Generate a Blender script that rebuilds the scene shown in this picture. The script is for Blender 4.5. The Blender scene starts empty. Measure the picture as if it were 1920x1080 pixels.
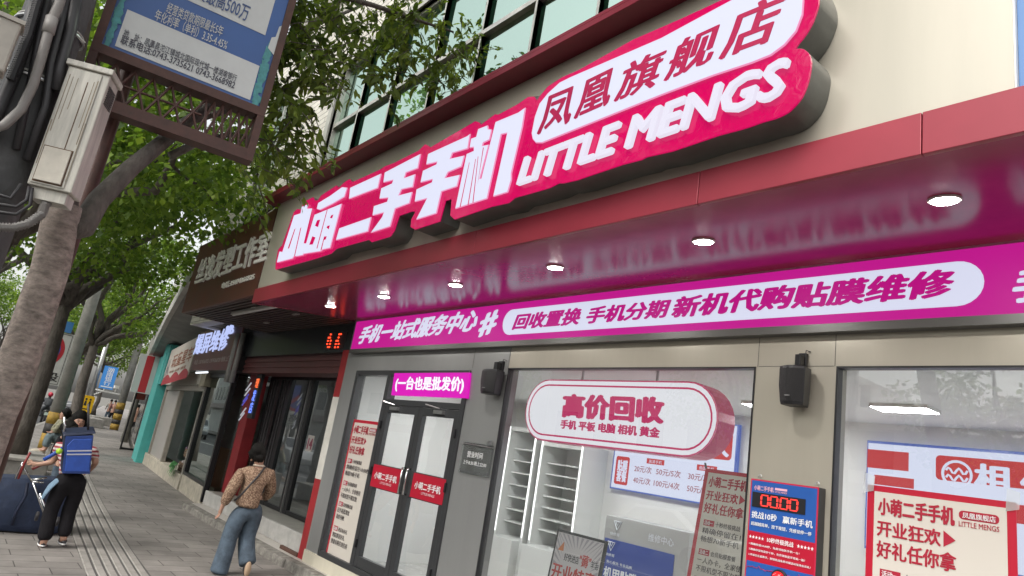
import bpy, math, random
import numpy as np
from mathutils import Vector
R=math.radians
random.seed(7); rng=np.random.default_rng(7)
S=bpy.context.scene; COL=S.collection

# ------------------------------------------------------------------ camera
HC=1.8; FPX=1280.0; YAW,PIT,ROLL=R(-52.3),R(14.22),R(-9.3)
cy,sy,cp,sp=math.cos(YAW),math.sin(YAW),math.cos(PIT),math.sin(PIT)
_F=Vector((sy*cp,cy*cp,sp)); _R0=Vector((cy,-sy,0)); _D0=-_R0.cross(_F)
_c,_s=math.cos(ROLL),math.sin(ROLL)
_R=_c*_R0+_s*_D0; _D=-_s*_R0+_c*_D0
EYE=Vector((0,0,HC))
cam=bpy.data.cameras.new('camera'); camo=bpy.data.objects.new('camera',cam); COL.objects.link(camo)
from mathutils import Matrix
M=Matrix((( _R.x,-_D.x,-_F.x,0),(_R.y,-_D.y,-_F.y,0),(_R.z,-_D.z,-_F.z,HC),(0,0,0,1)))
camo.matrix_world=M
cam.sensor_width=36; cam.lens=36*FPX/1920; cam.clip_start=.05; cam.clip_end=3000
S.camera=camo
# ------------------------------------------------------------------ world, sun, exposure
w=bpy.data.worlds.new('World'); S.world=w; w.use_nodes=True
nt=w.node_tree; bg=nt.nodes['Background']
sky=nt.nodes.new('ShaderNodeTexSky'); sky.sky_type='NISHITA'; sky.sun_disc=False
SUN_EL,SUN_AZ=R(44),R(165)
sky.sun_elevation=SUN_EL; sky.sun_rotation=SUN_AZ; sky.air_density=1.6; sky.dust_density=4.0; sky.ozone_density=.6
hs=nt.nodes.new('ShaderNodeHueSaturation'); hs.inputs['Saturation'].default_value=.18
nt.links.new(sky.outputs[0],hs.inputs['Color']); nt.links.new(hs.outputs[0],bg.inputs[0])
bg.inputs[1].default_value=.12
sl=bpy.data.lights.new('sun','SUN'); sl.energy=.5; sl.angle=R(28); sl.color=(1,.96,.9)
so=bpy.data.objects.new('sun',sl); COL.objects.link(so)
sd=Vector((math.sin(SUN_AZ)*math.cos(SUN_EL),math.cos(SUN_AZ)*math.cos(SUN_EL),math.sin(SUN_EL)))
so.rotation_euler=(-sd).to_track_quat('-Z','Y').to_euler(); so.location=(0,-20,30)
S.view_settings.view_transform='Standard'; S.view_settings.look='None'
EXPO=1.2
S.view_settings.exposure=EXPO; S.view_settings.gamma=1
S.cycles.use_denoising=True
S.cycles.max_bounces=8; S.cycles.transparent_max_bounces=12; S.cycles.caustics_reflective=False; S.cycles.caustics_refractive=False

# ------------------------------------------------------------------ measuring helpers (photo pixel -> point on a real plane)
def ray(x,y): return ((x-960)/FPX)*_R+((y-540)/FPX)*_D+_F
def PY(x,y,Y): d=ray(x,y); return EYE+d*(Y/d.y)
def PX(x,y,X): d=ray(x,y); return EYE+d*(X/d.x)
def PZ(x,y,Z=0): d=ray(x,y); return EYE+d*((Z-HC)/d.z)
def PD(x,y,D): return EYE+ray(x,y).normalized()*D
def PP(x,y,p,n): d=ray(x,y); n=Vector(n); return EYE+d*((Vector(p)-EYE).dot(n)/d.dot(n))

# ------------------------------------------------------------------ materials
MATS={}
def mat(name,c,rough=.6,metal=0,emit=0,var=0,vs=8,bump=0,bs=40,coat=0,spec=.5,alpha=1,ecol=None,stretch=None):
    if name in MATS: return MATS[name]
    m=bpy.data.materials.new(name); m.use_nodes=True; n=m.node_tree; p=n.nodes['Principled BSDF']
    p.inputs['Base Color'].default_value=(*c,1); p.inputs['Roughness'].default_value=rough; p.inputs['Metallic'].default_value=metal
    p.inputs['Specular IOR Level'].default_value=spec
    if coat: p.inputs['Coat Weight'].default_value=coat; p.inputs['Coat Roughness'].default_value=.05
    if emit:
        p.inputs['Emission Color'].default_value=(*(ecol or c),1); p.inputs['Emission Strength'].default_value=emit
    tc=None
    if var or bump:
        tc=n.nodes.new('ShaderNodeTexCoord'); src=tc.outputs['Object']
        if stretch:
            mp=n.nodes.new('ShaderNodeMapping'); mp.inputs['Scale'].default_value=stretch; n.links.new(src,mp.inputs[0]); src=mp.outputs[0]
    if var:
        nz=n.nodes.new('ShaderNodeTexNoise'); nz.inputs['Scale'].default_value=vs; nz.inputs['Detail'].default_value=6; nz.inputs['Roughness'].default_value=.65
        n.links.new(src,nz.inputs[0])
        rp=n.nodes.new('ShaderNodeValToRGB'); rp.color_ramp.elements[0].position=.32; rp.color_ramp.elements[1].position=.68
        rp.color_ramp.elements[0].color=(*[x*(1-var) for x in c],1); rp.color_ramp.elements[1].color=(*[min(1,x*(1+var*.6)) for x in c],1)
        n.links.new(nz.outputs[0],rp.inputs[0]); n.links.new(rp.outputs[0],p.inputs['Base Color'])
        mr=n.nodes.new('ShaderNodeMapRange'); mr.inputs['To Min'].default_value=max(0,rough-.08); mr.inputs['To Max'].default_value=min(1,rough+.08)
        n.links.new(nz.outputs[0],mr.inputs[0]); n.links.new(mr.outputs[0],p.inputs['Roughness'])
    if bump:
        n2=n.nodes.new('ShaderNodeTexNoise'); n2.inputs['Scale'].default_value=bs; n2.inputs['Detail'].default_value=4; n.links.new(src,n2.inputs[0])
        b=n.nodes.new('ShaderNodeBump'); b.inputs['Strength'].default_value=bump; b.inputs['Distance'].default_value=.02
        n.links.new(n2.outputs[0],b.inputs['Height']); n.links.new(b.outputs[0],p.inputs['Normal'])
    MATS[name]=m; return m
def lit(name,c,s=1.0,gloss=.5):
    # back-lit plastic face: gives off light, keeps a thin gloss
    return mat(name,tuple(x*.08 for x in c),rough=gloss,emit=s*2**-EXPO,ecol=c,spec=.15)
def glass(name,tint,refl,rough=0.0,ior=1.5,add=0.0,milky=0.0,mc=(.8,.85,.83)):
    if name in MATS: return MATS[name]
    m=bpy.data.materials.new(name); m.use_nodes=True; n=m.node_tree; n.nodes.clear()
    out=n.nodes.new('ShaderNodeOutputMaterial'); tr=n.nodes.new('ShaderNodeBsdfTransparent'); tr.inputs[0].default_value=(*tint,1)
    gl=n.nodes.new('ShaderNodeBsdfGlossy'); gl.inputs['Color'].default_value=(*refl,1); gl.inputs['Roughness'].default_value=rough
    fr=n.nodes.new('ShaderNodeFresnel'); fr.inputs[0].default_value=ior
    ad=n.nodes.new('ShaderNodeMath'); ad.operation='ADD'; ad.use_clamp=True; ad.inputs[1].default_value=add; n.links.new(fr.outputs[0],ad.inputs[0])
    mx=n.nodes.new('ShaderNodeMixShader'); n.links.new(ad.outputs[0],mx.inputs[0])
    if milky:
        df=n.nodes.new('ShaderNodeBsdfDiffuse'); df.inputs[0].default_value=(*mc,1)
        m2=n.nodes.new('ShaderNodeMixShader'); m2.inputs[0].default_value=milky; n.links.new(tr.outputs[0],m2.inputs[1]); n.links.new(df.outputs[0],m2.inputs[2]); n.links.new(m2.outputs[0],mx.inputs[1])
    else: n.links.new(tr.outputs[0],mx.inputs[1])
    n.links.new(gl.outputs[0],mx.inputs[2]); n.links.new(mx.outputs[0],out.inputs[0])
    MATS[name]=m; return m
def leafmat(name,c1,c2,c3,tr=.35):
    m=bpy.data.materials.new(name); m.use_nodes=True; n=m.node_tree; p=n.nodes['Principled BSDF']
    g=n.nodes.new('ShaderNodeNewGeometry'); rp=n.nodes.new('ShaderNodeValToRGB')
    rp.color_ramp.elements[0].color=(*c1,1); rp.color_ramp.elements[1].color=(*c3,1)
    e=rp.color_ramp.elements.new(.55); e.color=(*c2,1)
    n.links.new(g.outputs['Random Per Island'],rp.inputs[0]); n.links.new(rp.outputs[0],p.inputs['Base Color'])
    p.inputs['Roughness'].default_value=.5; p.inputs['Specular IOR Level'].default_value=.35
    t=n.nodes.new('ShaderNodeBsdfTranslucent'); mm=n.nodes.new('ShaderNodeMixRGB'); mm.blend_type='MULTIPLY'; mm.inputs[0].default_value=1; mm.inputs[2].default_value=(1.25,1.35,.55,1)
    n.links.new(rp.outputs[0],mm.inputs[1]); n.links.new(mm.outputs[0],t.inputs[0])
    mx=n.nodes.new('ShaderNodeMixShader'); mx.inputs[0].default_value=tr
    n.links.new(p.outputs[0],mx.inputs[1]); n.links.new(t.outputs[0],mx.inputs[2]); n.links.new(mx.outputs[0],n.nodes['Material Output'].inputs[0])
    MATS[name]=m; return m
def brickmat(name,c1,c2,cm,scale,bw,rh,mortar,axis='XY',rough=.75,bumpd=.3,dirt=.2,dscale=1.5):
    m=bpy.data.materials.new(name); m.use_nodes=True; n=m.node_tree; p=n.nodes['Principled BSDF']; p.inputs['Roughness'].default_value=rough
    tc=n.nodes.new('ShaderNodeTexCoord'); sep=n.nodes.new('ShaderNodeSeparateXYZ'); cmb=n.nodes.new('ShaderNodeCombineXYZ')
    n.links.new(tc.outputs['Object'],sep.inputs[0]); n.links.new(sep.outputs[axis[0]],cmb.inputs[0]); n.links.new(sep.outputs[axis[1]],cmb.inputs[1])
    b=n.nodes.new('ShaderNodeTexBrick'); b.inputs['Color1'].default_value=(*c1,1); b.inputs['Color2'].default_value=(*c2,1); b.inputs['Mortar'].default_value=(*cm,1)
    b.inputs['Scale'].default_value=scale; b.inputs['Brick Width'].default_value=bw; b.inputs['Row Height'].default_value=rh; b.inputs['Mortar Size'].default_value=mortar
    n.links.new(cmb.outputs[0],b.inputs[0])
    nz=n.nodes.new('ShaderNodeTexNoise'); nz.inputs['Scale'].default_value=dscale; nz.inputs['Detail'].default_value=8; nz.inputs['Roughness'].default_value=.7; n.links.new(tc.outputs['Object'],nz.inputs[0])
    mr=n.nodes.new('ShaderNodeMapRange'); mr.inputs['From Min'].default_value=.3; mr.inputs['From Max'].default_value=.7; mr.inputs['To Min'].default_value=1-dirt; mr.inputs['To Max'].default_value=1+dirt*.5
    n.links.new(nz.outputs[0],mr.inputs[0])
    mu=n.nodes.new('ShaderNodeMixRGB'); mu.blend_type='MULTIPLY'; mu.inputs[0].default_value=1; n.links.new(b.outputs[0],mu.inputs[1]); n.links.new(mr.outputs[0],mu.inputs[2]); n.links.new(mu.outputs[0],p.inputs['Base Color'])
    bp=n.nodes.new('ShaderNodeBump'); bp.inputs['Strength'].default_value=bumpd; bp.inputs['Distance'].default_value=.01; bp.invert=True
    n.links.new(b.outputs['Fac'],bp.inputs['Height']); n.links.new(bp.outputs[0],p.inputs['Normal'])
    MATS[name]=m; return m

# ------------------------------------------------------------------ mesh helpers
ORG={}
class MB:
    def __init__(s): s.v=[]; s.f=[]
    def add(s,vs,fs):
        o=len(s.v); s.v+= [tuple(a) for a in vs]; s.f+=[tuple(i+o for i in f) for f in fs]; return s
    def hexa(s,b,t):   # bottom 4 and top 4 points, same winding
        return s.add(list(b)+list(t),[(3,2,1,0),(4,5,6,7)]+[(i,(i+1)%4,4+(i+1)%4,4+i) for i in range(4)])
    def box(s,x0,x1,y0,y1,z0,z1):
        return s.hexa([(x0,y0,z0),(x1,y0,z0),(x1,y1,z0),(x0,y1,z0)],[(x0,y0,z1),(x1,y0,z1),(x1,y1,z1),(x0,y1,z1)])
    def obox(s,c,ax,ay,az):   # oriented box: centre and half axes
        c,ax,ay,az=map(Vector,(c,ax,ay,az))
        q=[c-ax-ay-az,c+ax-ay-az,c+ax+ay-az,c-ax+ay-az]; return s.hexa(q,[p+2*az for p in q])
    def quad(s,a,b,c,d): return s.add([a,b,c,d],[(0,1,2,3)])
    def ngon(s,pts): return s.add(pts,[tuple(range(len(pts)))])
    def prism(s,pts,vec):
        n=len(pts); vec=Vector(vec); b=[Vector(p)+vec for p in pts]
        return s.add(list(pts)+b,[tuple(range(n)),tuple(range(2*n-1,n-1,-1))]+[(i,n+i,n+(i+1)%n,(i+1)%n) for i in range(n)])
    def tube(s,pts,rad,n=8,caps=True):
        pts=[Vector(p) for p in pts]
        if not hasattr(rad,'__len__'): rad=[rad]*len(pts)
        up=Vector((.31,.17,.93)); o=len(s.v); u=None
        for i,p in enumerate(pts):
            t=(pts[min(i+1,len(pts)-1)]-pts[max(i-1,0)])
            if t.length<1e-9: t=Vector((0,0,1))
            t.normalize()
            if u is None:
                u=t.cross(up)
                if u.length<.05: u=t.cross(Vector((1,0,0)))
            else: u=u-t*u.dot(t)
            u.normalize(); v=t.cross(u)
            for k in range(n):
                a=2*math.pi*k/n; s.v.append(tuple(p+(u*math.cos(a)+v*math.sin(a))*rad[i]))
        for i in range(len(pts)-1):
            for k in range(n):
                a=o+i*n+k; b=o+i*n+(k+1)%n; s.f.append((a,b,b+n,a+n))
        if caps: s.f.append(tuple(o+k for k in range(n))[::-1]); s.f.append(tuple(o+(len(pts)-1)*n+k for k in range(n)))
        return s
    def disc(s,c,n,r,seg=20,depth=0):
        n=Vector(n).normalized(); u=n.cross(Vector((0,0,1)))
        if u.length<.01: u=Vector((1,0,0))
        u.normalize(); v=n.cross(u); c=Vector(c)
        pts=[c+(u*math.cos(2*math.pi*k/seg)+v*math.sin(2*math.pi*k/seg))*r for k in range(seg)]
        return s.prism(pts,-n*depth) if depth else s.ngon(pts)
    def ellipsoid(s,c,rx,ry,rz,nu=12,nv=8):
        c=Vector(c); vs=[c+Vector((0,0,-rz))]
        for j in range(1,nv):
            a=-math.pi/2+math.pi*j/nv
            for i in range(nu): b=2*math.pi*i/nu; vs.append(c+Vector((rx*math.cos(a)*math.cos(b),ry*math.cos(a)*math.sin(b),rz*math.sin(a))))
        vs.append(c+Vector((0,0,rz))); fs=[]
        for i in range(nu): fs.append((0,1+(i+1)%nu,1+i))
        for j in range(nv-2):
            for i in range(nu): a=1+j*nu+i; b=1+j*nu+(i+1)%nu; fs.append((a,b,b+nu,a+nu))
        l=len(vs)-1
        for i in range(nu): fs.append((l,1+(nv-2)*nu+i,1+(nv-2)*nu+(i+1)%nu))
        return s.add(vs,fs)
    def build(s,name,m,parent=None,smooth=False,bevel=0,seg=2,sharp=0):
        me=bpy.data.meshes.new(name); o=bpy.data.objects.new(name,me); COL.objects.link(o)
        if parent is not None:
            org=ORG[parent.name]; o.parent=parent; ORG[o.name]=org
        else:
            a=np.array(s.v); org=Vector(((a[:,0].min()+a[:,0].max())/2,(a[:,1].min()+a[:,1].max())/2,a[:,2].min())); o.location=org; ORG[o.name]=org
        me.from_pydata([tuple(Vector(v)-org) for v in s.v],[],s.f); me.update()
        if m: me.materials.append(m)
        if smooth: me.polygons.foreach_set('use_smooth',[True]*len(me.polygons))
        if sharp: me.polygons.foreach_set('use_smooth',[True]*len(me.polygons)); me.set_sharp_from_angle(angle=R(sharp))
        if bevel:
            b=o.modifiers.new('bevel','BEVEL'); b.width=bevel; b.segments=seg; b.limit_method='ANGLE'; b.angle_limit=R(40)
        return o
def tag(o,label=None,cat=None,group=None,kind=None):
    if label: o['label']=label
    if cat: o['category']=cat
    if group: o['group']=group
    if kind: o['kind']=kind
    return o
def thing(name,loc,label,cat,group=None):
    o=bpy.data.objects.new(name,None); o.empty_display_size=.2; COL.objects.link(o); o.location=loc; ORG[o.name]=Vector(loc); return tag(o,label,cat,group)
def struct(o): o['kind']='structure'; return o
def move_copy(src,delta,label=None,group=None):
    def cp(o,par):
        c=o.copy(); COL.objects.link(c)
        if par: c.parent=par
        for ch in [x for x in o.children]: cp(ch,c)
        return c
    r=cp(src,None); r.location=Vector(src.location)+Vector(delta)
    if label: r['label']=label
    if group: r['group']=group
    return r

# ------------------------------------------------------------------ lettering (built-in font; bold by stacking shifted outlines)
_TC={}
def text_raw(s,ext=0,off=0,lead=1.0):
    k=(s,ext,off,lead)
    if k in _TC: return _TC[k]
    cu=bpy.data.curves.new('lettering','FONT'); cu.body=s; cu.size=1; cu.resolution_u=2; cu.extrude=ext; cu.offset=off; cu.space_line=lead; cu.fill_mode='BOTH'
    if ext==0: cu.dimensions='2D'
    ob=bpy.data.objects.new('lettering',cu); COL.objects.link(ob)
    dg=bpy.context.evaluated_depsgraph_get(); dg.update()
    me=bpy.data.meshes.new_from_object(ob.evaluated_get(dg))
    v=np.array([p.co[:] for p in me.vertices]) if len(me.vertices) else np.zeros((1,3)); f=[tuple(p.vertices) for p in me.polygons]
    bpy.data.objects.remove(ob); bpy.data.curves.remove(cu); bpy.data.meshes.remove(me)
    _TC[k]=(v,f); return v,f
def T(mb,s,BL,BR,TL,bold=0,ext=0,lift=.002,off=0,lead=1.0,hb=.6):
    BL,BR,TL=map(Vector,(BL,BR,TL)); v,f=text_raw(s,.5 if ext else 0,off,lead)
    x0,y0=v[:,0].min(),v[:,1].min(); x1,y1=v[:,0].max(),v[:,1].max(); dx=max(x1-x0,1e-4); dy=max(y1-y0,1e-4)
    n=(BR-BL).cross(TL-BL).normalized(); ux=np.array((BR-BL)/dx); uy=np.array((TL-BL)/dy); nn=np.array(n); b0=np.array(BL)
    sh=[(0,0)]
    if bold: sh=[(0,0),(bold,0),(-bold,0),(0,bold*hb),(0,-bold*hb),(bold*.8,bold*.6*hb),(-bold*.8,-bold*.6*hb),(-bold*.8,bold*.6*hb),(bold*.8,-bold*.6*hb)]
    for i,(a,b) in enumerate(sh):
        l=lift+i*.0002
        P=b0+np.outer(v[:,0]-x0+a,ux)+np.outer(v[:,1]-y0+b,uy)+np.outer((v[:,2]+.5)*ext if ext else np.zeros(len(v)),nn)+nn*l
        mb.add([tuple(p) for p in P],f)
    return mb
class Board:      # a flat board with its own (across, down) fractions
    def __init__(s,TL,TR,BL):
        s.TL,s.u,s.d=Vector(TL),Vector(TR)-Vector(TL),Vector(BL)-Vector(TL); s.n=(s.u.cross(-s.d)).normalized()
    def p(s,a,b,l=0): return s.TL+s.u*a+s.d*b+s.n*l
    def rect(s,mb,a0,b0,a1,b1,l): return mb.quad(s.p(a0,b1,l),s.p(a1,b1,l),s.p(a1,b0,l),s.p(a0,b0,l))
    def slab(s,mb,a0,b0,a1,b1,l,th): return mb.prism([s.p(a0,b1,l),s.p(a1,b1,l),s.p(a1,b0,l),s.p(a0,b0,l)],-s.n*th)
    def text(s,mb,t,a0,b0,a1,b1,bold=0,lift=.003,**k): return T(mb,t,s.p(a0,b1),s.p(a1,b1),s.p(a0,b0),bold,0,lift,**k)
    def rrect(s,mb,a0,b0,a1,b1,l,rad,seg=6):   # rad in metres
        W,H=s.u.length,s.d.length; ra,rb=rad/W,rad/H; pts=[]
        for (ca,cb,a) in ((a1-ra,b1-rb,0),(a0+ra,b1-rb,90),(a0+ra,b0+rb,180),(a1-ra,b0+rb,270)):
            for k in range(seg+1):
                t=R(a+90*k/seg); pts.append(s.p(ca+ra*math.cos(t),cb+rb*math.sin(t),l))
        mb.ngon(pts[::-1]); return pts[::-1]

# ------------------------------------------------------------------ planes of the place
F=4.3                  # shop front plane
CAN=2.8                # canopy front edge
PAN=2.82               # upper sign panel
UPW=3.65               # upper storey wall
XL=PY(655,657,F).x     # left end of the phone shop
XR=1.4
ZB0,ZB1=PY(900,473,CAN).z,PY(900,430,CAN).z       # red band
ZS0,ZS1=PY(1240,625,F).z,PY(1240,534,F).z         # lit strip
ZTOP=PY(520,385,PAN).z

def interp(x,tab):
    xs=[a for a,_ in tab]; ys=[b for _,b in tab]; return float(np.interp(x,xs,ys))
KERB=[(-160,26),(-100,15.5),(-61,7.6),(-45,4.9),(-34,3.0),(-26,1.7),(-18,.75),(-12,.1),(-6,-.25),(20,-.4)]
SHOP=[(-160,36),(-100,21),(-80,15.9),(-60,11.7),(-46,9.0),(-37,7.25),(-31,6.2),(-24.6,5.45),(-14.6,4.53),(-9,4.3),(20,4.3)]
kerb=lambda x:interp(x,KERB); shopy=lambda x:interp(x,SHOP)

# ------------------------------------------------------------------ colours
cream=mat('cream_composite_panel',(.45,.42,.35),.32,.3,var=.055,vs=1.4,stretch=(2.2,2.2,.22))
creamshade=mat('shaded_composite_panel',(.30,.305,.30),.34,.3,var=.06,vs=1.4,stretch=(2.2,2.2,.22))  # same cladding as cream; dimmer light at the left end put into the colour
redalu=mat('red_painted_aluminium',(.29,.03,.048),.36,.2,var=.12,vs=1.6)
redsof=mat('glossy_dark_red_soffit',(.29,.022,.075),.18,0,spec=.32,var=.12,vs=2.5)
pinkL=lit('magenta_lit_face',(.50,.010,.25),1.0)
whiteL=lit('white_lit_face',(.74,.76,.93),1.0)
signred=lit('sign_red_lit_face',(.66,.0005,.105),.95,.12)
darkred=mat('dark_red_film',(.36,.004,.06),.35)
darkret=mat('grey_sign_return',(.13,.135,.125),.45,.3,var=.2,vs=6)
frame_dk=mat('charcoal_frame',(.045,.047,.05),.38,.2)
black=mat('black_plastic',(.012,.012,.014),.4)
blackm=mat('black_metal',(.018,.018,.02),.35,.4)
white=mat('white_paint',(.78,.78,.76),.5,var=.03,vs=2)
steel=mat('brushed_steel',(.5,.5,.5),.3,.9)
paper=mat('poster_paper',(.60,.56,.50),.45)
paperred=mat('poster_red',(.45,.008,.03),.4)
ink=mat('dark_ink',(.03,.028,.03),.5)
inkgrey=mat('grey_ink',(.25,.22,.22),.5)
bluep=mat('print_blue',(.03,.13,.42),.35)
whitep=mat('print_white',(.82,.82,.82),.45)
concrete=mat('concrete',(.30,.285,.26),.85,var=.3,vs=5,bump=.3,bs=60)
granite=mat('rough_kerb_stone',(.24,.225,.20),.9,var=.5,vs=9,bump=.9,bs=25)
tilegrey=mat('pale_step_tile',(.5,.47,.43),.5,var=.12,vs=3)

# ================================================================== SETTING
def strip(name,m,y0,y1,z,xs,side=None):
    mb=MB()
    for a,b in zip(xs[:-1],xs[1:]): mb.quad((a,y0(a),z),(b,y0(b),z),(b,y1(b),z),(a,y1(a),z))
    if side is not None:
        for a,b in zip(xs[:-1],xs[1:]): mb.quad((a,y0(a),side),(b,y0(b),side),(b,y0(b),z),(a,y0(a),z))
    o=struct(mb.build(name,m)); return o
XS=[x for x in np.arange(-160,20.1,2.0)]
g=struct(MB().quad((-1500,-1500,-.14),(1500,-1500,-.14),(1500,1500,-.14),(-1500,1500,-.14)).build('ground',mat('earth',(.16,.15,.13),.95,var=.3,vs=.4)))
strip('road',mat('asphalt',(.075,.075,.078),.8,var=.25,vs=3,bump=.25,bs=150),lambda x:kerb(x)-11,lambda x:kerb(x)-.16,-.12,XS)
pav=brickmat('grey_pavers',(.285,.262,.24),(.225,.207,.19),(.08,.072,.066),1.0,.60,.30,.006,'YX',.72,.5,.42,.9)
strip('pavement',pav,lambda x:kerb(x),lambda x:shopy(x)+.15,0,XS)
strip('opposite_pavement',pav,lambda x:kerb(x)-15,lambda x:kerb(x)-11,0,XS)
mb=MB()
for a,b in zip(XS[:-1],XS[1:]):
    n=2
    for k in range(n):
        p=a+(b-a)*k/n+.006; q=a+(b-a)*(k+1)/n-.006
        mb.hexa([(p,kerb(p)-.16,-.13),(q,kerb(q)-.16,-.13),(q,kerb(q),-.13),(p,kerb(p),-.13)],[(p,kerb(p)-.16,.012),(q,kerb(q)-.16,.012),(q,kerb(q),.012),(p,kerb(p),.012)])
struct(mb.build('kerb',mat('kerb_stone',(.36,.34,.31),.85,var=.25,vs=6)))
# tactile guide path: ribs with dark grooves
TC_=[(-80,12.2),(-61,9.2),(-45,6.6),(-34,4.75),(-26,3.6),(-18,2.78),(-14,2.4),(-11,2.15),(-8.5,1.98),(-5,1.9),(6,1.9)]
tc=lambda x:interp(x,TC_)
tb=strip('tactile_path_base',mat('groove_grey',(.10,.093,.088),.9,var=.2,vs=9),lambda x:tc(x)-.31,lambda x:tc(x)+.31,.004,XS)
mb=MB(); xs=list(np.arange(-60,6,.3))
for k in range(6):
    c=-.26+.104*k
    for a,b in zip(xs[:-1],xs[1:]):
        b2=b-.006; h=.014
        mb.hexa([(a,tc(a)+c-.04,.004),(b2,tc(b2)+c-.04,.004),(b2,tc(b2)+c+.04,.004),(a,tc(a)+c+.04,.004)],[(a,tc(a)+c-.032,h),(b2,tc(b2)+c-.032,h),(b2,tc(b2)+c+.032,h),(a,tc(a)+c+.032,h)])
struct(mb.build('tactile_path',mat('tactile_stone',(.31,.29,.265),.8,var=.25,vs=4)))
# white road line
strip('lane_line',mat('road_paint',(.7,.7,.66),.7,var=.15,vs=6),lambda x:kerb(x)-4.6,lambda x:kerb(x)-4.45,-.116,XS)
# raised stone kerb and ledge in front of the shops
mb=MB(); y0=4.08
x=-14.3
while x<XR:
    l=.75+random.random()*.35; q=min(x+l,XR)
    j=random.uniform(-.012,.012)
    mb.hexa([(x+.006,y0+j,-.02),(q-.006,y0+j,-.02),(q-.006,y0+.16,-.02),(x+.006,y0+.16,-.02)],[(x+.006,y0+j+.015,.115+j),(q-.006,y0+j+.015,.115+j),(q-.006,y0+.16,.12),(x+.006,y0+.16,.12)])
    x=q
struct(mb.build('ledge_kerb',granite,bevel=.015))
struct(MB().box(-14.3,XR,y0+.16,6.0,-.02,.117).build('ledge_pavement',tilegrey))

# ================================================================== PHONE SHOP BUILDING
bl=thing('phone_shop_building',((XL+XR)/2,F,0),'phone shop with cream panels, red canopy and tall glass front','shop building')
xd0,xd1=PY(671,695,F).x,PY(884,695,F).x; zd=PY(671,695,F).z
xw0,xw1=PY(954,690,F).x,PY(1418,689,F).x; xv0=PY(1569,688,F).x; zw=PY(954,690,F).z
ZPL=PY(573,1029,F).z; print('plinth',ZPL,'XL',XL,'door',xd0,xd1,zd,'win',xw0,xw1,xv0,zw,'band',ZB0,ZB1,'strip',ZS0,ZS1,'top',ZTOP)
TH=.14
mb=MB()
mg=MB(); mg.box(XL,xd0,F,F+TH,ZPL,ZS1+.2); mg.box(xd0,xd1,F,F+TH,zd,ZS1+.2); mg.box(xd1,xw0,F,F+TH,ZPL,ZS1+.2); mg.build('shaded_pier',creamshade,bl)
mb.box(xw0,xw1,F,F+TH,zw,ZS1+.2); mb.box(xw1,xv0,F,F+TH,ZPL,ZS1+.2); mb.box(xv0,XR,F,F+TH,zw,ZS1+.2)
mb.build('facade_wall',cream,bl)
mb=MB()
for a,b in ((XL,xd1),(xd1,xw0),(xw0,xw1),(xw1,xv0),(xv0,XR)): mb.box(a,b,F-.02,F+TH+.01,.117,ZPL)
mb.box(XL,xd0,F-.004,F,ZPL,ZPL+.001)
mb.build('plinth',mat('cream_plinth_stone',(.62,.58,.47),.45,var=.08,vs=3),bl)
# panel joints
jm=mat('joint_dark',(.16,.155,.14),.8)
for xx in (xd1+.01,xw0-.012,xw1+.012,xv0-.012): MB().box(xx-.002,xx+.002,F-.002,F,zw,ZS0).build('panel_joint',jm,bl)
MB().box(xw1+.02,xv0-.02,F-.002,F,zw+.0,zw+.004).build('panel_joint',jm,bl)
# canopy
zs_f,zs_b=ZB0,ZS1+.01
mb=MB(); mb.hexa([(XL-.02,CAN+.03,zs_f+.006),(XR,CAN+.03,zs_f+.006),(XR,F,zs_b),(XL-.02,F,zs_b)],[(XL-.02,CAN+.03,zs_f+.05),(XR,CAN+.03,zs_f+.05),(XR,F,zs_b+.05),(XL-.02,F,zs_b+.05)])
can=mb.build('canopy_soffit',redsof,bl)
mb=MB()
jx=[XL-.03]+[PY(p,400,CAN).x for p in (900,1305)]+[PY(1728,250,CAN).x,XR]
for a,b in zip(jx[:-1],jx[1:]): mb.box(a+.002,b-.002,CAN,CAN+.03,ZB0,ZB1)
mb.build('canopy_fascia',redalu,bl,bevel=.003)
MB().box(XL-.03,XR,CAN+.03,PAN+.5,ZB1-.03,ZB1-.004).build('canopy_top',redalu,bl)
MB().hexa([(XL-.03,CAN+.03,ZB0),(XL-.022,CAN+.03,ZB0),(XL-.022,F,zs_b),(XL-.03,F,zs_b)],[(XL-.03,CAN+.03,ZB1),(XL-.022,CAN+.03,ZB1),(XL-.022,F,zs_b+.2),(XL-.03,F,zs_b+.2)]).build('canopy_end',redalu,bl)
# upper sign panel, seams, ledge
xpr=PY(1902,100,PAN).x
mb=MB(); sx=[XL]+[XL+ (xpr-XL)*t for t in (.34,.67)]+[xpr]
for a,b in zip(sx[:-1],sx[1:]): mb.box(a+.0015,b-.0015,PAN,UPW,ZB1,ZTOP)
mb.build('sign_panel',cream,bl,bevel=.003)
MB().box(xpr,xpr+.006,PAN-.006,UPW,ZB1,ZTOP).build('panel_edge_trim',white,bl)
YL=CAN-.16
mb=MB(); mb.box(XL-.16,xpr+.4,YL,UPW+.01,ZTOP,ZTOP+.045); mb.box(XL-.16,xpr+.4,YL,YL+.02,ZTOP+.045,ZTOP+.075)
mb.build('roof_ledge',mat('dark_red_ledge',(.20,.012,.03),.35,.2,var=.15,vs=5),bl,bevel=.003)

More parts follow.
